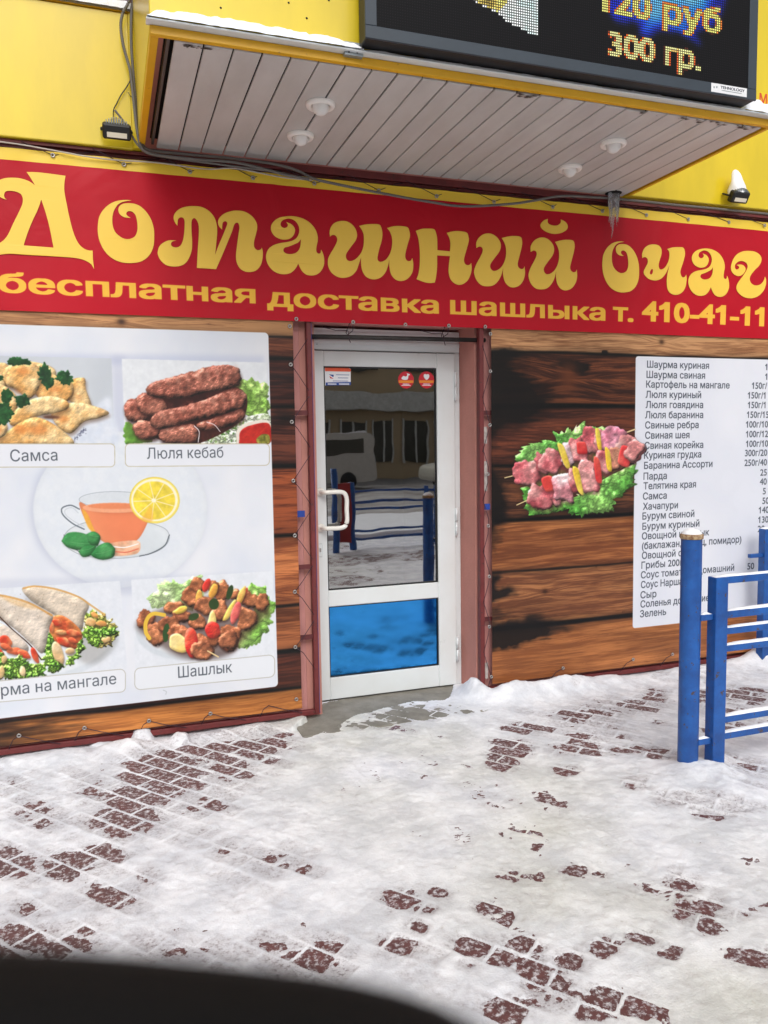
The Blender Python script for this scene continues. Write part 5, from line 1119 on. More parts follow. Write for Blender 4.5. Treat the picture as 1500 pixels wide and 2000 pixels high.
# where boots and wind bared the bricks: (x, y in the photograph, half sizes, strength)
BARE = [(500,1455,60,26,1.),(400,1470,60,28,.85),(330,1500,70,40,1.05),(440,1500,60,28,.9),(270,1560,60,26,.9),(250,1600,60,30,1.),(180,1540,50,30,.55),(60,1590,55,28,.75),(150,1640,40,20,.4),(30,1690,50,30,.95),(130,1690,55,26,1.),(190,1670,50,20,.85),(80,1710,40,20,.6),(290,1710,30,20,.65),
    (220,1760,55,25,.8),(60,1780,40,20,.7),(60,1830,60,28,1.),(110,1850,60,24,.9),(170,1810,40,20,.7),(30,1880,60,20,.9),(300,1840,60,22,.5),(340,1860,70,20,.8),(220,1700,30,15,.4),(520,1690,45,24,.5),(400,1570,60,20,.4),(20,1540,40,20,.5),(400,1625,30,14,.35),(445,1655,30,16,.4),
    (800,1395,60,12,.85),(740,1420,60,10,.6),(850,1390,30,10,.6),(1000,1460,40,16,1.),(985,1490,28,14,.9),(1110,1465,40,14,.8),(1150,1465,30,14,.7),(1110,1505,26,10,.8),(1230,1465,60,10,.75),(1280,1470,40,12,.7),(1340,1565,60,14,.9),(1430,1580,60,12,.95),(1380,1595,30,10,.8),
    (1150,1400,110,28,.62),(1260,1380,60,20,.6),(1050,1425,80,14,.55),(1280,1360,30,16,.8),(1440,1360,80,18,.7),(1450,1400,60,20,.6),(1460,1500,50,26,.6),(1470,1540,40,16,.5),(1240,1530,50,16,.5),
    (785,1752,28,18,1.),(855,1742,24,14,.7),(835,1777,26,12,.8),(955,1772,26,14,.8),(815,1808,24,16,.9),(762,1775,16,12,.7),(770,1850,32,20,1.),(800,1840,30,12,.6),(925,1850,38,20,1.),(975,1868,30,20,1.),(915,1885,30,14,.8),(1020,1845,44,22,.95),(1040,1892,30,28,1.),(1110,1880,34,24,.85),(1060,1925,50,22,1.),(1010,1968,40,26,1.),
    (1080,1955,60,28,.9),(1160,1965,60,20,.95),(1230,1960,44,26,1.),(1190,1940,44,18,.7),(1180,1848,28,20,.9),(1250,1832,34,14,.75),(1330,1730,44,26,.7),(1340,1780,40,26,.8),(1370,1800,30,24,.8),(1330,1725,20,12,1.),(1380,1815,26,16,.8),(1470,1870,50,18,.95),(1450,1785,26,12,.5),(1320,1860,34,14,.6),(1370,1770,40,14,.7),
    (1110,1705,40,14,.6),(1005,1710,50,14,.55),(1165,1708,22,10,.5),(1030,1750,50,12,.4),(590,1700,30,14,.4),(1220,1940,24,12,.5),(640,1860,50,24,.7),(600,1880,60,24,.7),(530,1850,40,14,.5),(1240,1745,50,20,.5),(1230,1650,60,12,.35),(950,1560,60,20,.2),
    (1350,1320,80,16,.4),(1420,1420,60,20,.6),(1150,1440,70,16,.6),(900,1800,60,18,.35),(1000,1800,50,16,.45)]
_B = []
for px, py, rx, ry, s in BARE:
    s = s * (.90 if py > 1740 and px > 700 else 1)
    c0 = atz(px, py); cx_ = atz(px + rx, py); cy_ = atz(px, min(py + ry, 2400)); cy2 = atz(px, py - ry)
    ax_ = (cx_ - c0)[:2]; ay_ = ((cy2 - cy_) / 2)[:2]; Mi = np.linalg.inv(np.stack([ax_, ay_], 1)); _B.append((c0[0], c0[1], Mi, s))
def exposure(X, Y):
    E = np.full(X.shape, .0)
    for cx, cy, Mi, s in _B:
        u = Mi[0, 0] * (X - cx) + Mi[0, 1] * (Y - cy); v = Mi[1, 0] * (X - cx) + Mi[1, 1] * (Y - cy)
        E = np.maximum(E, s * np.exp(-.6 * (u * u + v * v)))
    return E
o0 = atz(1066, 1930)[:2]; ang = math.radians(-52); ca, sa = math.cos(ang), math.sin(ang)
STEP_POLY = [atz(*q)[:2] for q in ((600, 1392), (640, 1372), (885, 1336), (884, 1352), (868, 1368), (800, 1372), (745, 1385), (690, 1400), (650, 1425), (600, 1442), (545, 1436), (600, 1412))]
def inpoly(X, Y, P):
    M_ = np.zeros(X.shape, bool)
    for i in range(len(P)):
        (a0, b0), (a1, b1) = P[i], P[(i + 1) % len(P)]
        if b0 != b1: M_ ^= ((b0 > Y) != (b1 > Y)) & (X < (a1 - a0) * (Y - b0) / (b1 - b0) + a0)
    return M_
def snow_height(X, Y, fine=True):
    E = exposure(X, Y)
    outside = ((X < -.9) | (X > 4.2) | (Y < -2.85)).astype(float); E = np.maximum(E, outside * .5 * (fbm(X * 1.3, Y * 1.3, 3) > .52))
    # streaks swept along the walking direction
    c9, s9 = math.cos(.9), math.sin(.9); U = X * c9 + Y * s9; V_ = -X * s9 + Y * c9
    n_m = fbm(X * 9, Y * 9, 4, 1); n_f = fbm(X * 46, Y * 46, 4, 2); n_s = fbm(U * 4 + 4, V_ * 19, 4, 3); n_b = fbm(X * 21 + 5, Y * 21, 4, 3)
    lump = fbm(X * 2.2, Y * 2.2, 4)
    # the laid pattern shows through: each brick bares more or less, its edges and joints hold snow
    bu = (X - o0[0]) * ca + (Y - o0[1]) * sa; bv_ = -(X - o0[0]) * sa + (Y - o0[1]) * ca
    j = np.floor(bv_ / .1).astype(int); iu = bu - .1 * (j % 2); i = np.floor(iu / .2).astype(int)
    eu = np.abs((iu / .2) % 1 - .5) * .2; ev = np.abs((bv_ / .1) % 1 - .5) * .1
    edge = np.minimum(.1 - eu, .05 - ev)
    rnd = _tabs[0][(i * 7 + j * 13) & 255, (j * 5 + i * 3) & 255]
    h = .0045 + .009 * (lump - .4) + .009 * (n_m - .5) + .0045 * (n_f - .5) + .007 * (n_b - .5)
    keep = .22 * n_m + .30 * n_f + .24 * n_b + .24 * n_s + (rnd - .5) * .44 + .12 * np.exp(-(edge / .012) ** 2)
    base_e = .30 * np.clip((1.1 - X) / .5, 0, 1) + .16 * np.clip((X - 2.2) / .4, 0, 1) + .14 * np.clip((-1.6 - Y) / .4, 0, 1)
    th = E * 1.0
    depth = np.clip((th - keep) / .07, 0, 1)
    thin = np.clip((np.maximum(E * 1.5, base_e + E) + .24 - keep) / .50, 0, 1) * np.clip(edge / .007, .12, 1) * (.55 + .9 * (n_m - .2))
    h = h * (1 - thin * .8)
    h = h * (1 - depth) + np.where(edge < .0072, .0016 + .002 * (n_f - .5), -.0045) * depth
    # banks along the wall and drifts
    R = lambda a, b, x: np.clip((x - a) / (b - a), 0, 1)
    gate = 1 - R(.98, 1.06, X) * (1 - R(2.1, 2.22, X))
    bank = np.exp(-((Y + .07) / (.06 + .05 * fbm(X * 3, X * 0, 2))) ** 2) * gate * (.022 + .04 * (fbm(X * 7, X * 0 + 3, 3) - .3))
    bank = bank * (1 - .35 * (X < .9)); h = h + np.clip(bank, 0, 1) * (E < 2)
    rb_ = np.exp(-((X - 2.62) / .38) ** 2 - ((Y + .10) / .09) ** 2) * .055 * (.6 + .7 * n_m) + np.exp(-((X - 2.08) / .07) ** 2 - ((Y - .03) / .13) ** 2) * .10 * (.7 + .6 * n_m) + np.exp(-((X - 2.28) / .13) ** 2 - ((Y + .13) / .10) ** 2) * .05
    rb_ = rb_ + np.exp(-((X - 4.35) / .2) ** 2 - ((Y + .15) / .14) ** 2) * .16 * (.7 + .5 * n_m)
    for px, py, r, a in ((35, 1462, .07, .05), (110, 1448, .06, .045), (278, 1446, .06, .05), (352, 1450, .05, .03), (200, 1455, .06, .02), (240, 1470, .12, .015)):
        q = atz(px, py); rb_ = rb_ + a * np.clip(1.25 - (np.hypot(X - q[0], (Y - q[1]) * .9) / r) ** 3, 0, 1) * (.8 + .5 * n_m)
    for px, py, r, a in ((1340, 1508, .10, .018), (1395, 1512, .11, .035), (1385, 1480, .07, .05), (1420, 1540, .16, .014), (1350, 1540, .25, .012), (1482, 1300, .1, .03)):
        q = atz(px, py); rb_ = rb_ + a * np.exp(-((X - q[0]) ** 2 + (Y - q[1]) ** 2) / r ** 2) * (.7 + .6 * n_m)
    h = h + rb_
    # boot prints on the way to the door
    for k_ in range(26):
        fx = 1.5 + .42 * math.sin(k_ * 2.4) - .16 * (k_ % 2) ; fy = -.35 - .095 * k_; a9 = .25 * math.sin(k_ * 5.1) - .12
        dx, dy = X - fx, Y - fy; u9 = dx * math.cos(a9) + dy * math.sin(a9); v9 = -dx * math.sin(a9) + dy * math.cos(a9)
        w9 = .047 + .008 * np.sin(v9 * 22); f9 = np.clip((1 - (u9 / w9) ** 2 - (v9 / .14) ** 4) * 3, 0, 1)
        h = h - f9 * (.0022 + .0014 * (np.sin(v9 * 330) > 0)) * (h > .001) * np.clip(n_m * 2.2 - .3, 0, 1); thin = np.maximum(thin, f9 * .30 * n_b)
    s = inpoly(X, Y, STEP_POLY).astype(float)
    if fine: s = blur(s, 3)
    sm = np.clip((s - .5 + (n_m - .5) * .7 + (n_f - .5) * .5) * 9 + .5, 0, 1) * (Y > -.5)
    h = h * (1 - sm) + (-.006) * sm
    h = np.where((Y > .26) & (X > 1.0) & (X < 2.15), -.02, h)
    return h, thin * (1 - sm), E
m_snowg = bpy.data.materials.new('trodden snow'); m_snowg.use_nodes = True; t = m_snowg.node_tree; N = t.nodes; Lk = t.links; b = N['Principled BSDF']
b.inputs['Roughness'].default_value = .72; b.inputs['Specular IOR Level'].default_value = .25
at_ = N.new('ShaderNodeAttribute'); at_.attribute_name = 'wear'; sp_ = N.new('ShaderNodeSeparateColor'); Lk.new(at_.outputs['Color'], sp_.inputs[0])
tc = N.new('ShaderNodeTexCoord'); n1 = N.new('ShaderNodeTexNoise'); n1.inputs['Scale'].default_value = 26; n1.inputs['Detail'].default_value = 9; n1.inputs['Roughness'].default_value = .7; Lk.new(tc.outputs['Object'], n1.inputs['Vector'])
n3 = N.new('ShaderNodeTexNoise'); n3.inputs['Scale'].default_value = 140; n3.inputs['Detail'].default_value = 4; Lk.new(tc.outputs['Object'], n3.inputs['Vector'])
def mixc(fac, a, bcol):
    m_ = N.new('ShaderNodeMix'); m_.data_type = 'RGBA'; 
    (Lk.new(fac, m_.inputs[0]) if not isinstance(fac, float) else m_.inputs[0].__setattr__('default_value', fac))
    for i, q in ((6, a), (7, bcol)):
        if isinstance(q, tuple): m_.inputs[i].default_value = q
        else: Lk.new(q, m_.inputs[i])
    return m_.outputs[2]
def mth(op, a, bb, cl=True):
    m_ = N.new('ShaderNodeMath'); m_.operation = op; m_.use_clamp = cl
    for i, q in ((0, a), (1, bb)):
        if isinstance(q, (int, float)): m_.inputs[i].default_value = q
        else: Lk.new(q, m_.inputs[i])
    return m_.outputs[0]
def ramp(v, a, bb):
    r_ = N.new('ShaderNodeMapRange'); r_.inputs[1].default_value = a; r_.inputs[2].default_value = bb; Lk.new(v, r_.inputs[0]); return r_.outputs[0]
n4 = N.new('ShaderNodeTexNoise'); n4.inputs['Scale'].default_value = 5; n4.inputs['Detail'].default_value = 8; n4.inputs['Roughness'].default_value = .68; Lk.new(tc.outputs['Object'], n4.inputs['Vector'])
clean = mixc(ramp(n4.outputs[0], .40, .60), srgb((212, 214, 220)), srgb((238, 239, 243)))
base_c = mixc(sp_.outputs[1], clean, mixc(ramp(n4.outputs[0], .42, .62), srgb((200, 200, 192)), srgb((226, 226, 220))))   # clean to trodden
speck = mth('MULTIPLY', ramp(n1.outputs[0], .56, .70), ramp(n3.outputs[0], .45, .62)); speck = mth('MULTIPLY', speck, mth('ADD', mth('MULTIPLY', sp_.outputs[1], .6), .3))
base_c = mixc(speck, base_c, srgb((170, 164, 150)))
soft_ = mth('MULTIPLY', sp_.outputs[0], mth('ADD', mth('MULTIPLY', ramp(n1.outputs[0], .30, .66), .75), .25)); base_c = mixc(mth('MULTIPLY', soft_, .62), base_c, srgb((150, 140, 142)))
n5 = N.new('ShaderNodeTexNoise'); n5.inputs['Scale'].default_value = 62; n5.inputs['Detail'].default_value = 7; n5.inputs['Roughness'].default_value = .75; Lk.new(tc.outputs['Object'], n5.inputs['Vector'])
dots_ = mth('MULTIPLY', ramp(sp_.outputs[0], .2, .8), ramp(n5.outputs[0], .50, .64)); base_c = mixc(mth('MULTIPLY', dots_, .75), base_c, srgb((104, 84, 84)))
Lk.new(base_c, b.inputs['Base Color'])
bp = N.new('ShaderNodeBump'); bp.inputs['Strength'].default_value = .4; bp.inputs['Distance'].default_value = .006; Lk.new(n3.outputs[0], bp.inputs['Height']); Lk.new(bp.outputs[0], b.inputs['Normal'])
def snow_sheet(x0, x1, y0, y1, d, cut=None):
    X, Y = np.meshgrid(np.arange(x0, x1 + d / 2, d), np.arange(y0, y1 + d / 2, d)); H, thin, E = snow_height(X, Y, cut is None)
    path = np.exp(-((X - (1.45 - .25 * (Y + 1.2))) / .62) ** 2) * (Y < .1) * np.clip(fbm(X * 2.5, Y * 2.5, 3) * 1.8 - .2, 0, 1)
    ny, nx = X.shape; I = np.arange(nx * ny).reshape(ny, nx); F = np.stack([I[:-1, :-1], I[:-1, 1:], I[1:, 1:], I[1:, :-1]], -1).reshape(-1, 4)
    keep = (np.maximum.reduce([H[:-1, :-1], H[:-1, 1:], H[1:, 1:], H[1:, :-1]]) > -.0122).ravel()
    if cut is not None:
        cx = (X[:-1, :-1] + d / 2).ravel(); cy = (Y[:-1, :-1] + d / 2).ravel(); keep &= ~((cx > cut[0]) & (cx < cut[1]) & (cy > cut[2]) & (cy < cut[3]))
    F = F[keep]
    return np.stack([X, Y, H], -1).reshape(-1, 3), F, thin.ravel(), path.ravel()
FX0, FX1, FY0, FY1 = -.95, 4.85, -2.95, .30
V1, F1, T1, P1 = snow_sheet(FX0, FX1, FY0, FY1, .0065)
V2, F2, T2, P2_ = snow_sheet(-2.4, 9.0, -7.5, .30, .04, (FX0 + .02, FX1 - .02, FY0 + .02, FY1 - .0))
V2[:, 2] -= .0008
V = np.vstack([V1, V2]); F = np.vstack([F1, F2 + len(V1)]); T_ = np.r_[T1, T2]; P_ = np.r_[P1, P2_]
me = bpy.data.meshes.new('snow'); me.vertices.add(len(V)); me.vertices.foreach_set('co', V.ravel().astype(np.float32)); me.loops.add(F.size); me.loops.foreach_set('vertex_index', F.ravel().astype(np.int32))
me.polygons.add(len(F)); me.polygons.foreach_set('loop_start', np.arange(0, F.size, 4, dtype=np.int32)); me.polygons.foreach_set('loop_total', np.full(len(F), 4, np.int32)); me.polygons.foreach_set('use_smooth', np.ones(len(F), bool)); me.update(calc_edges=True); me.validate()
ca_ = me.color_attributes.new('wear', 'FLOAT_COLOR', 'POINT'); cc = np.ones((len(V), 4), np.float32); cc[:, 0] = T_; cc[:, 1] = P_; cc[:, 2] = 0; ca_.data.foreach_set('color', cc.ravel())
me.materials.append(m_snowg); tag(link('snow', me), 'thin trodden snow lying over the brick paving', kind='stuff')

# bricks: 200 x 100 pavers laid diagonally
m_brick = bpy.data.materials.new('wet red brown paver'); m_brick.use_nodes = True; t = m_brick.node_tree; N = t.nodes; Lk = t.links; b = N['Principled BSDF']; b.inputs['Roughness'].default_value = .6
tc = N.new('ShaderNodeTexCoord'); n1 = N.new('ShaderNodeTexNoise'); n1.inputs['Scale'].default_value = 24; n1.inputs['Detail'].default_value = 6; Lk.new(tc.outputs['Object'], n1.inputs['Vector'])
ge = N.new('ShaderNodeNewGeometry'); n3 = N.new('ShaderNodeTexNoise'); n3.inputs['Scale'].default_value = 46; n3.inputs['Detail'].default_value = 7; n3.inputs['Roughness'].default_value = .72; Lk.new(ge.outputs['Position'], n3.inputs['Vector'])
oi = N.new('ShaderNodeObjectInfo')
bc = mixc(ramp(n1.outputs[0], .3, .7), srgb((84, 50, 50)), srgb((112, 70, 68))); bc = mixc(mth('MULTIPLY', oi.outputs['Random'], .5), bc, srgb((86, 58, 58)))
bc = mixc(mth('MULTIPLY', ramp(n3.outputs[0], .50, .62), .85), bc, srgb((226, 226, 230)))
Lk.new(bc, b.inputs['Base Color'])
bp = N.new('ShaderNodeBump'); bp.inputs['Strength'].default_value = .3; bp.inputs['Distance'].default_value = .004; Lk.new(n3.outputs[0], bp.inputs['Height']); Lk.new(bp.outputs[0], b.inputs['Normal'])
bl, bw, bh, ch = .196, .096, .012, .004
bv = [(sx * (bl / 2 - q), sy * (bw / 2 - q), z) for z, q in ((-bh, 0), (-ch * .6, 0), (0, ch)) for sx, sy in ((-1, -1), (1, -1), (1, 1), (-1, 1))]
bf = [(8, 9, 10, 11)] + [(l * 4 + k, l * 4 + (k + 1) % 4, l * 4 + 4 + (k + 1) % 4, l * 4 + 4 + k) for l in (0, 1) for k in range(4)]
bme = bpy.data.meshes.new('brick'); bme.from_pydata(bv, [], bf); bme.materials.append(m_brick); bme.update()
ang = math.radians(-52); ca, sa = math.cos(ang), math.sin(ang); cand = []
o0 = atz(1066, 1930)[:2]
for i in range(-60, 60):
    for j in range(-90, 90):
        u = i * .2 + (.1 if j % 2 else 0) + .1; v = j * .1 + .05
        x = o0[0] + u * ca - v * sa; y = o0[1] + u * sa + v * ca
        if -2.2 < x < 7.5 and -6.8 < y < -.10 and not (.80 < x < 2.25 and y > -.34): cand.append((x, y))
cand = np.array(cand); E_ = exposure(cand[:, 0], cand[:, 1]); qx, qy = proj(cand[:, 0], cand[:, 1], cand[:, 0] * 0)
vis = (qx > -40) & (qx < 1540) & (qy > 1290) & (qy < 2040); size = 1.0 / (np.hypot(cand[:, 0], cand[:, 1] + 4.3)) * (E_ > .32) * vis + vis * 1e-3 * E_
order = np.argsort(-size); rb2 = random.Random(8); ibr = set(order[:296].tolist()); g = MB()
for k, (x, y) in enumerate(cand):
    tz = rb2.uniform(-.0012, .0012); tx, ty = rb2.uniform(-.006, .006), rb2.uniform(-.006, .006); da = rb2.uniform(-.012, .012)
    if k in ibr:
        o = link('brick', bme, pav); o.location = (x, y, tz); o.rotation_euler = (tx, ty, ang + da)
    else:
        c2, s2 = math.cos(ang + da), math.sin(ang + da); g.add([(x + a_ * c2 - b_ * s2, y + a_ * s2 + b_ * c2, z_ + tz) for a_, b_, z_ in bv], bf)
tag(g.build('brick_field', m_brick, pav), kind='stuff')

# ================================================================ blue bollards and fence
def bollard(x, y, label):
    t_ = thing('bollard', label, 'bollard', (x, y, 0), 'blue bollards beside the fence')
    g = MB(); g.lathe([(.047, -.01), (.047, 1.10)], (x, y, 0), 28); g.build('pipe', m_blue, t_)
    g = MB(); g.lathe([(.0472, 1.1005), (.0515, 1.102), (.052, 1.121), (.048, 1.124), (0.0001, 1.124)], (x, y, 0), 28); g.build('cap', m_rust, t_)
    g = MB(); g.lathe([(.045, 1.1245), (.040, 1.134), (.026, 1.144), (.010, 1.149), (.0001, 1.15)], (x, y, 0), 20); g.build('snow_cap', m_snow, t_)
    return t_
b0 = atz(1341, 1500); bx, by = b0[0], -1.33
bol = bollard(bx, by, 'blue round bollard with a rusty cream cap in front of the price list')
def fence(x, y, L_, label, zt=.918):
    t_ = thing('fence_section', label, 'fence', (x, y, 0), 'blue tube fence sections')
    g = MB(); g.box(x - .035, x + .035, y - .03, y + .03, -.01, zt, .003); g.build('post', m_blue, t_)
    g = MB(); g.box(x + L_ - .035, x + L_ + .035, y - .03, y + .03, -.01, zt, .003); g.build('post', m_blue, t_)
    zs = [zt - .016] + [at(1425, q, -1.373)[2] for q in (1200, 1232, 1266, 1404, 1436)]
    for i, z in enumerate(zs):
        h = .017 if i < 2 else .015
        g = MB(); g.box(x + .0352, x + L_ - .0352, y - .018, y + .018, z - h, z + h, .002); g.build('rail', m_blue, t_)
        if i: snow_ridge('snow_cap', x + .04, x + L_ - .04, y, z + h, .016, .011, t_, .03, seed=i + x)
    snow_ridge('snow_cap', x - .03, x + L_ + .03, y, zt, .017, .009, t_, .03, seed=3 + x)
    for z in (zs[1] - .004, zs[5] - .012):
        g = MB(); g.box(x - .105, x - .0352, y - .014, y + .014, z - .014, z + .014, .002); g.build('stub', m_blue, t_)
        snow_ridge('snow_cap', x - .10, x - .04, y, z + .014, .012, .012, t_, .012, seed=7)
    return t_
fence(2.675, -1.36, 1.9, 'blue square tube fence section nearest the camera, beside the bollard')
# rear section, turned away from the wall
bk = thing('fence_section', 'blue square tube fence section further back at the right edge, near the wall', 'fence', (4.16, -.16, 0), 'blue tube fence sections')
g = MB(); g.box(4.125, 4.195, -.19, -.13, -.01, .955, .003); g.build('post', m_blue, bk)
for z in (.80, .93, .60, .50): g = MB(); g.box(4.196, 5.9, -.176, -.144, z - .016, z + .016, .002); g.build('rail', m_blue, bk); snow_ridge('snow_cap', 4.2, 5.9, -.16, z + .016, .015, .012, bk, .03, seed=z * 9)
g = MB(); g.box(4.02, 4.1245, -.174, -.146, .765, .79, .002); g.build('stub', m_blue, bk)
snow_ridge('snow_cap', 4.127, 4.193, -.16, .955, .028, .014, bk, .012, seed=4)

# ================================================================ the street behind the photographer (seen in the glass)
m_tan = mat('ochre render', (188, 168, 136), .85, var=.05, scale=.6); m_win = mat('dark street window', (74, 72, 62), .2, coat=.4); m_band = mat('pale fascia', (214, 214, 208), .6)
w = MB(); w.add([(-60, -24, -.012), (60, -24, -.012), (60, -11, -.012), (-60, -11, -.012)], [(0, 1, 2, 3)]); tag(w.build('road', mat('slushy asphalt', (120, 112, 106), .6, var=.15, scale=.7, col2=(190, 188, 186))), kind='structure')
w = MB(); w.box(-60, 60, -11, -7.6, -.03, .09, .01); tag(w.build('verge', mat('snow covered verge', (236, 238, 242), .8, var=.04, bump=.4, bscale=3)), kind='structure')
ap = thing('apartment_building', 'ochre apartment block across the street, mirrored in the door glass', 'building', (6, -30, 0))
w = MB(); w.box(-34, 46, -38, -30, -.03, 7.9); w.build('wall', m_tan, ap)
w = MB(); w.box(-34, 46, -29.99, -29.4, 3.1, 3.95, .02); w.build('fascia', m_band, ap)
w = MB(); w.box(-34.4, 46.4, -38.4, -29.5, 7.905, 8.2); w.build('roof', m_slate, ap)
wg = MB(); wg.box(-.75, .75, -.02, .04, 0, 1.6); wg.box(-.85, .85, -.02, .09, -.1, -.005); wmesh = None
for fl in range(5):
    for i in range(-10, 14):
        x = i * 3.1 + .8
        if fl == 0:
            for dx, wd in ((0, 1.1), (1.6, .9)):
                g = MB(); g.box(x + dx, x + dx + wd, -29.97, -29.94, .7, 2.6); sw = g.build('shop_window', m_win, ap)
                g = MB(); g.box(x + dx + wd / 2 - .04, x + dx + wd / 2 + .04, -29.935, -29.90, .7, 2.6); g.box(x + dx - .08, x + dx - .001, -29.97, -29.90, .6, 2.7); g.box(x + dx + wd + .001, x + dx + wd + .08, -29.97, -29.90, .6, 2.7); g.build('window_frame', m_band, sw)
        elif fl < 2:
            if wmesh is None: o = wg.build('window', m_win, None); wmesh = o.data; o.parent = ap
            else: o = link('window', wmesh, ap)
            o.location = (x + 1 - 6, .05, 5.0 + (fl - 1) * 3.0)
def car(x, y, col, label, van=False):
    t_ = thing('parked_car', label, 'van' if van else 'car', (x, y, 0), 'cars parked across the street')
    Lh = 2.25; body = [(-Lh, .35), (-Lh, .75), (-Lh + .15, .9), (-1.35, .98), (-1.9 if van else -.75, 1.0), (Lh - .1, .95), (Lh, .7), (Lh, .35)]
    m_ = mat('car paint ' + label[:12], col, .3, coat=.6, var=.04); g = MB()
    if van: prof = [(-2.3, .3), (-2.3, .9), (-1.6, 1.15), (-1.1, 1.9), (2.2, 1.95), (2.3, 1.0), (2.3, .3)]; gl_ = [(-1.35, 1.2), (-1.0, 1.75), (1.9, 1.8), (1.95, 1.2)]
    else: prof = [(-2.2, .32), (-2.25, .7), (-2.0, .88), (-1.1, .98), (-.45, 1.42), (.9, 1.45), (1.65, 1.02), (2.15, .95), (2.2, .6), (2.15, .32)]; gl_ = [(-.95, .99), (-.4, 1.36), (.85, 1.38), (1.45, 1.02)]
    q = [(x + a_, z) for a_, z in smooth_poly([(a_, z) for a_, z in prof], 4)]
    g.prism([(a_, z) for a_, z in q], 1, y - .85, y + .85); fix_normals(g.build('body', m_, t_))
    g = MB(); g.prism([(x + a_, z) for a_, z in gl_], 1, y - .858, y + .858); fix_normals(g.build('side_window', m_win, t_))
    for wx in (-1.4, 1.4):
        for wy in (-.8, .8):
            g = MB(); g.lathe([(0.001, -.1), (.3, -.1), (.32, -.06), (.32, .06), (.3, .1), (.001, .1)], (x + wx, y + wy, .32), 20, 'y'); wh = g.build('wheel', m_black, t_)
    g = MB(); g.prism([(x + a_, z + .01) for a_, z in ([(-.42, 1.435), (.88, 1.465), (.8, 1.53), (-.3, 1.5)] if not van else [(-1.0, 1.93), (2.1, 1.98), (2.0, 2.05), (-.9, 2.0)])], 1, y - .7, y + .7); fix_normals(g.build('snow_cap', m_snow, t_))
    return t_
car(6.5, -22.3, (196, 192, 184), 'white van parked across the street, mirrored in the glass', True)
car(12.2, -19.3, (206, 204, 190), 'pale saloon car parked across the street, mirrored in the glass')
car(17.5, -21.5, (44, 46, 50), 'dark car parked behind the pale saloon, mirrored in the glass')
car(1.0, -21.5, (150, 154, 150), 'grey car parked left of the white van, mirrored in the glass')
# fence between pavement and road
def vpt(px, py): q = atz(px, py); return q[0], .52 - q[1]
xa, ya = vpt(657, 1080); xb, yb = vpt(690, 1074)
post_m = mat('red painted post', (150, 34, 34), .4)
sb = thing('sign_post', 'twin dark blue posts with a red board between them, mirrored in the door glass', 'post', (xa, ya, 0))
g = MB(); g.lathe([(.05, 0), (.05, 1.2), (.0001, 1.2)], (xa, ya, 0), 16); g.build('post', m_blue, sb); g = MB(); g.lathe([(.05, 0), (.05, 1.0), (.0001, 1.0)], (xb, yb, 0), 16); g.build('post', m_blue, sb)
g = MB(); g.box(xa + .055, xb - .055, (ya + yb) / 2 - .03, (ya + yb) / 2 + .03, .12, 1.0, .004); g.build('board', post_m, sb)
fz = thing('fence_section', 'blue fence section across the pavement, mirrored in the door glass', 'fence', (xb + .1, yb, 0), 'blue tube fence sections')
x0 = xb + .06
for px in (783, 806): q = vpt(px, 1050); g = MB(); g.box(q[0] - .03, q[0] + .03, yb - .03, yb + .03, 0, .92, .003); g.build('post', m_blue, fz)
for z in (.86, .70, .60, .28, .16): g = MB(); g.box(x0, x0 + 3.2, yb - .018 - .05, yb + .018 - .05, z - .018, z + .018, .002); g.build('rail', m_blue, fz)

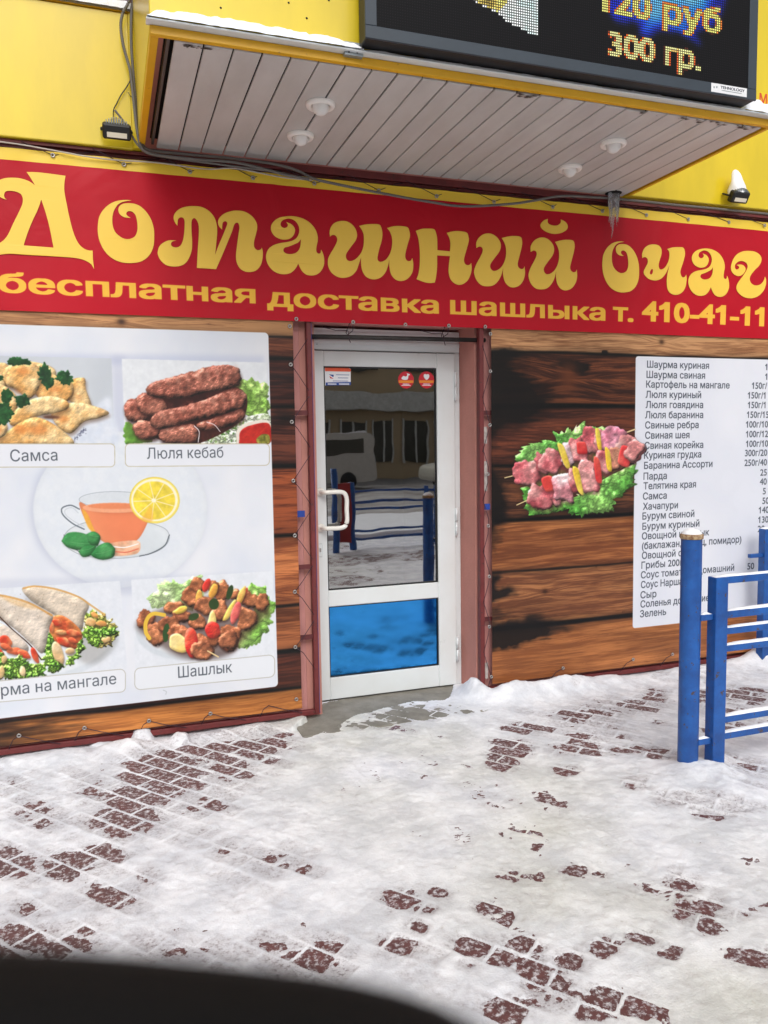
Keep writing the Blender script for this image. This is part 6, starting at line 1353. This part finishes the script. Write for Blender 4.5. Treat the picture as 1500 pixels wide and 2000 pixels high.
# ================================================================ gloved hand below the lens
m_glove = mat('black leather glove', (11, 10, 11), .75, var=.2, scale=60, bump=.3, bscale=900, spec=.2)
def cpt(px, py, dist): d_ = _ray(px, py); return Vector(CAMP + d_ * dist)
hand_m = bpy.data.meshes.new('gloved_hand'); HV = []; HE = []; HR = []
def chain(pts, rs, start=None):
    idx = []
    for p, r in zip(pts, rs): HV.append(p); HR.append(r); idx.append(len(HV) - 1)
    if start is not None: HE.append((start, idx[0]))
    for a_, b_ in zip(idx, idx[1:]): HE.append((a_, b_))
    return idx
O = lambda r_, u_, f: Vector(CAMP + np.array(r_) * 0 + _r * r_ + _u * u_ + _f * f)
fd = .062
palm = chain([O(-.115, -.115, .075), O(-.095, -.085, .075), O(-.078, -.060, .072)], [.030, .034, .032])
chain([O(-.050, -.047, fd), O(-.028, -.0455, fd - .002), O(.000, -.0472, fd - .002), O(.0125, -.0512, fd - .001)], [.0125, .0118, .0108, .0085], palm[2])
chain([O(-.052, -.075, .080), O(-.024, -.078, .082), O(-.002, -.082, .078), O(.008, -.088, .070)], [.0115, .0108, .0100, .008], palm[1])
chain([O(-.055, -.098, .082), O(-.028, -.102, .084), O(-.006, -.106, .078), O(.002, -.110, .070)], [.011, .0104, .0095, .0075], palm[1])
chain([O(-.064, -.120, .082), O(-.040, -.126, .084), O(-.022, -.130, .078)], [.0095, .009, .007], palm[0])
chain([O(-.080, -.078, .045), O(-.066, -.080, .022), O(-.050, -.084, .008)], [.015, .0125, .0095], palm[1])
chain([O(-.135, -.165, .070), O(-.150, -.215, .060)], [.028, .032], palm[0])
hand_m.from_pydata([tuple(v) for v in HV], HE, []); ho = bpy.data.objects.new('gloved_hand', hand_m); COL.objects.link(ho)
sk_ = ho.modifiers.new('skin', 'SKIN'); 
for i, r in enumerate(HR): hand_m.skin_vertices[0].data[i].radius = (r, r)
hand_m.skin_vertices[0].data[palm[0]].use_root = True
ss = ho.modifiers.new('sub', 'SUBSURF'); ss.levels = 2; ss.render_levels = 2
dg = bpy.context.evaluated_depsgraph_get(); nm = bpy.data.meshes.new_from_object(ho.evaluated_get(dg)); ho.modifiers.clear(); ho.data = nm; nm.materials.clear(); nm.materials.append(m_glove)
nm.polygons.foreach_set('use_smooth', [True] * len(nm.polygons))
tag(ho, 'black gloved hand with a blurred finger along the bottom left edge of the picture', 'hand')
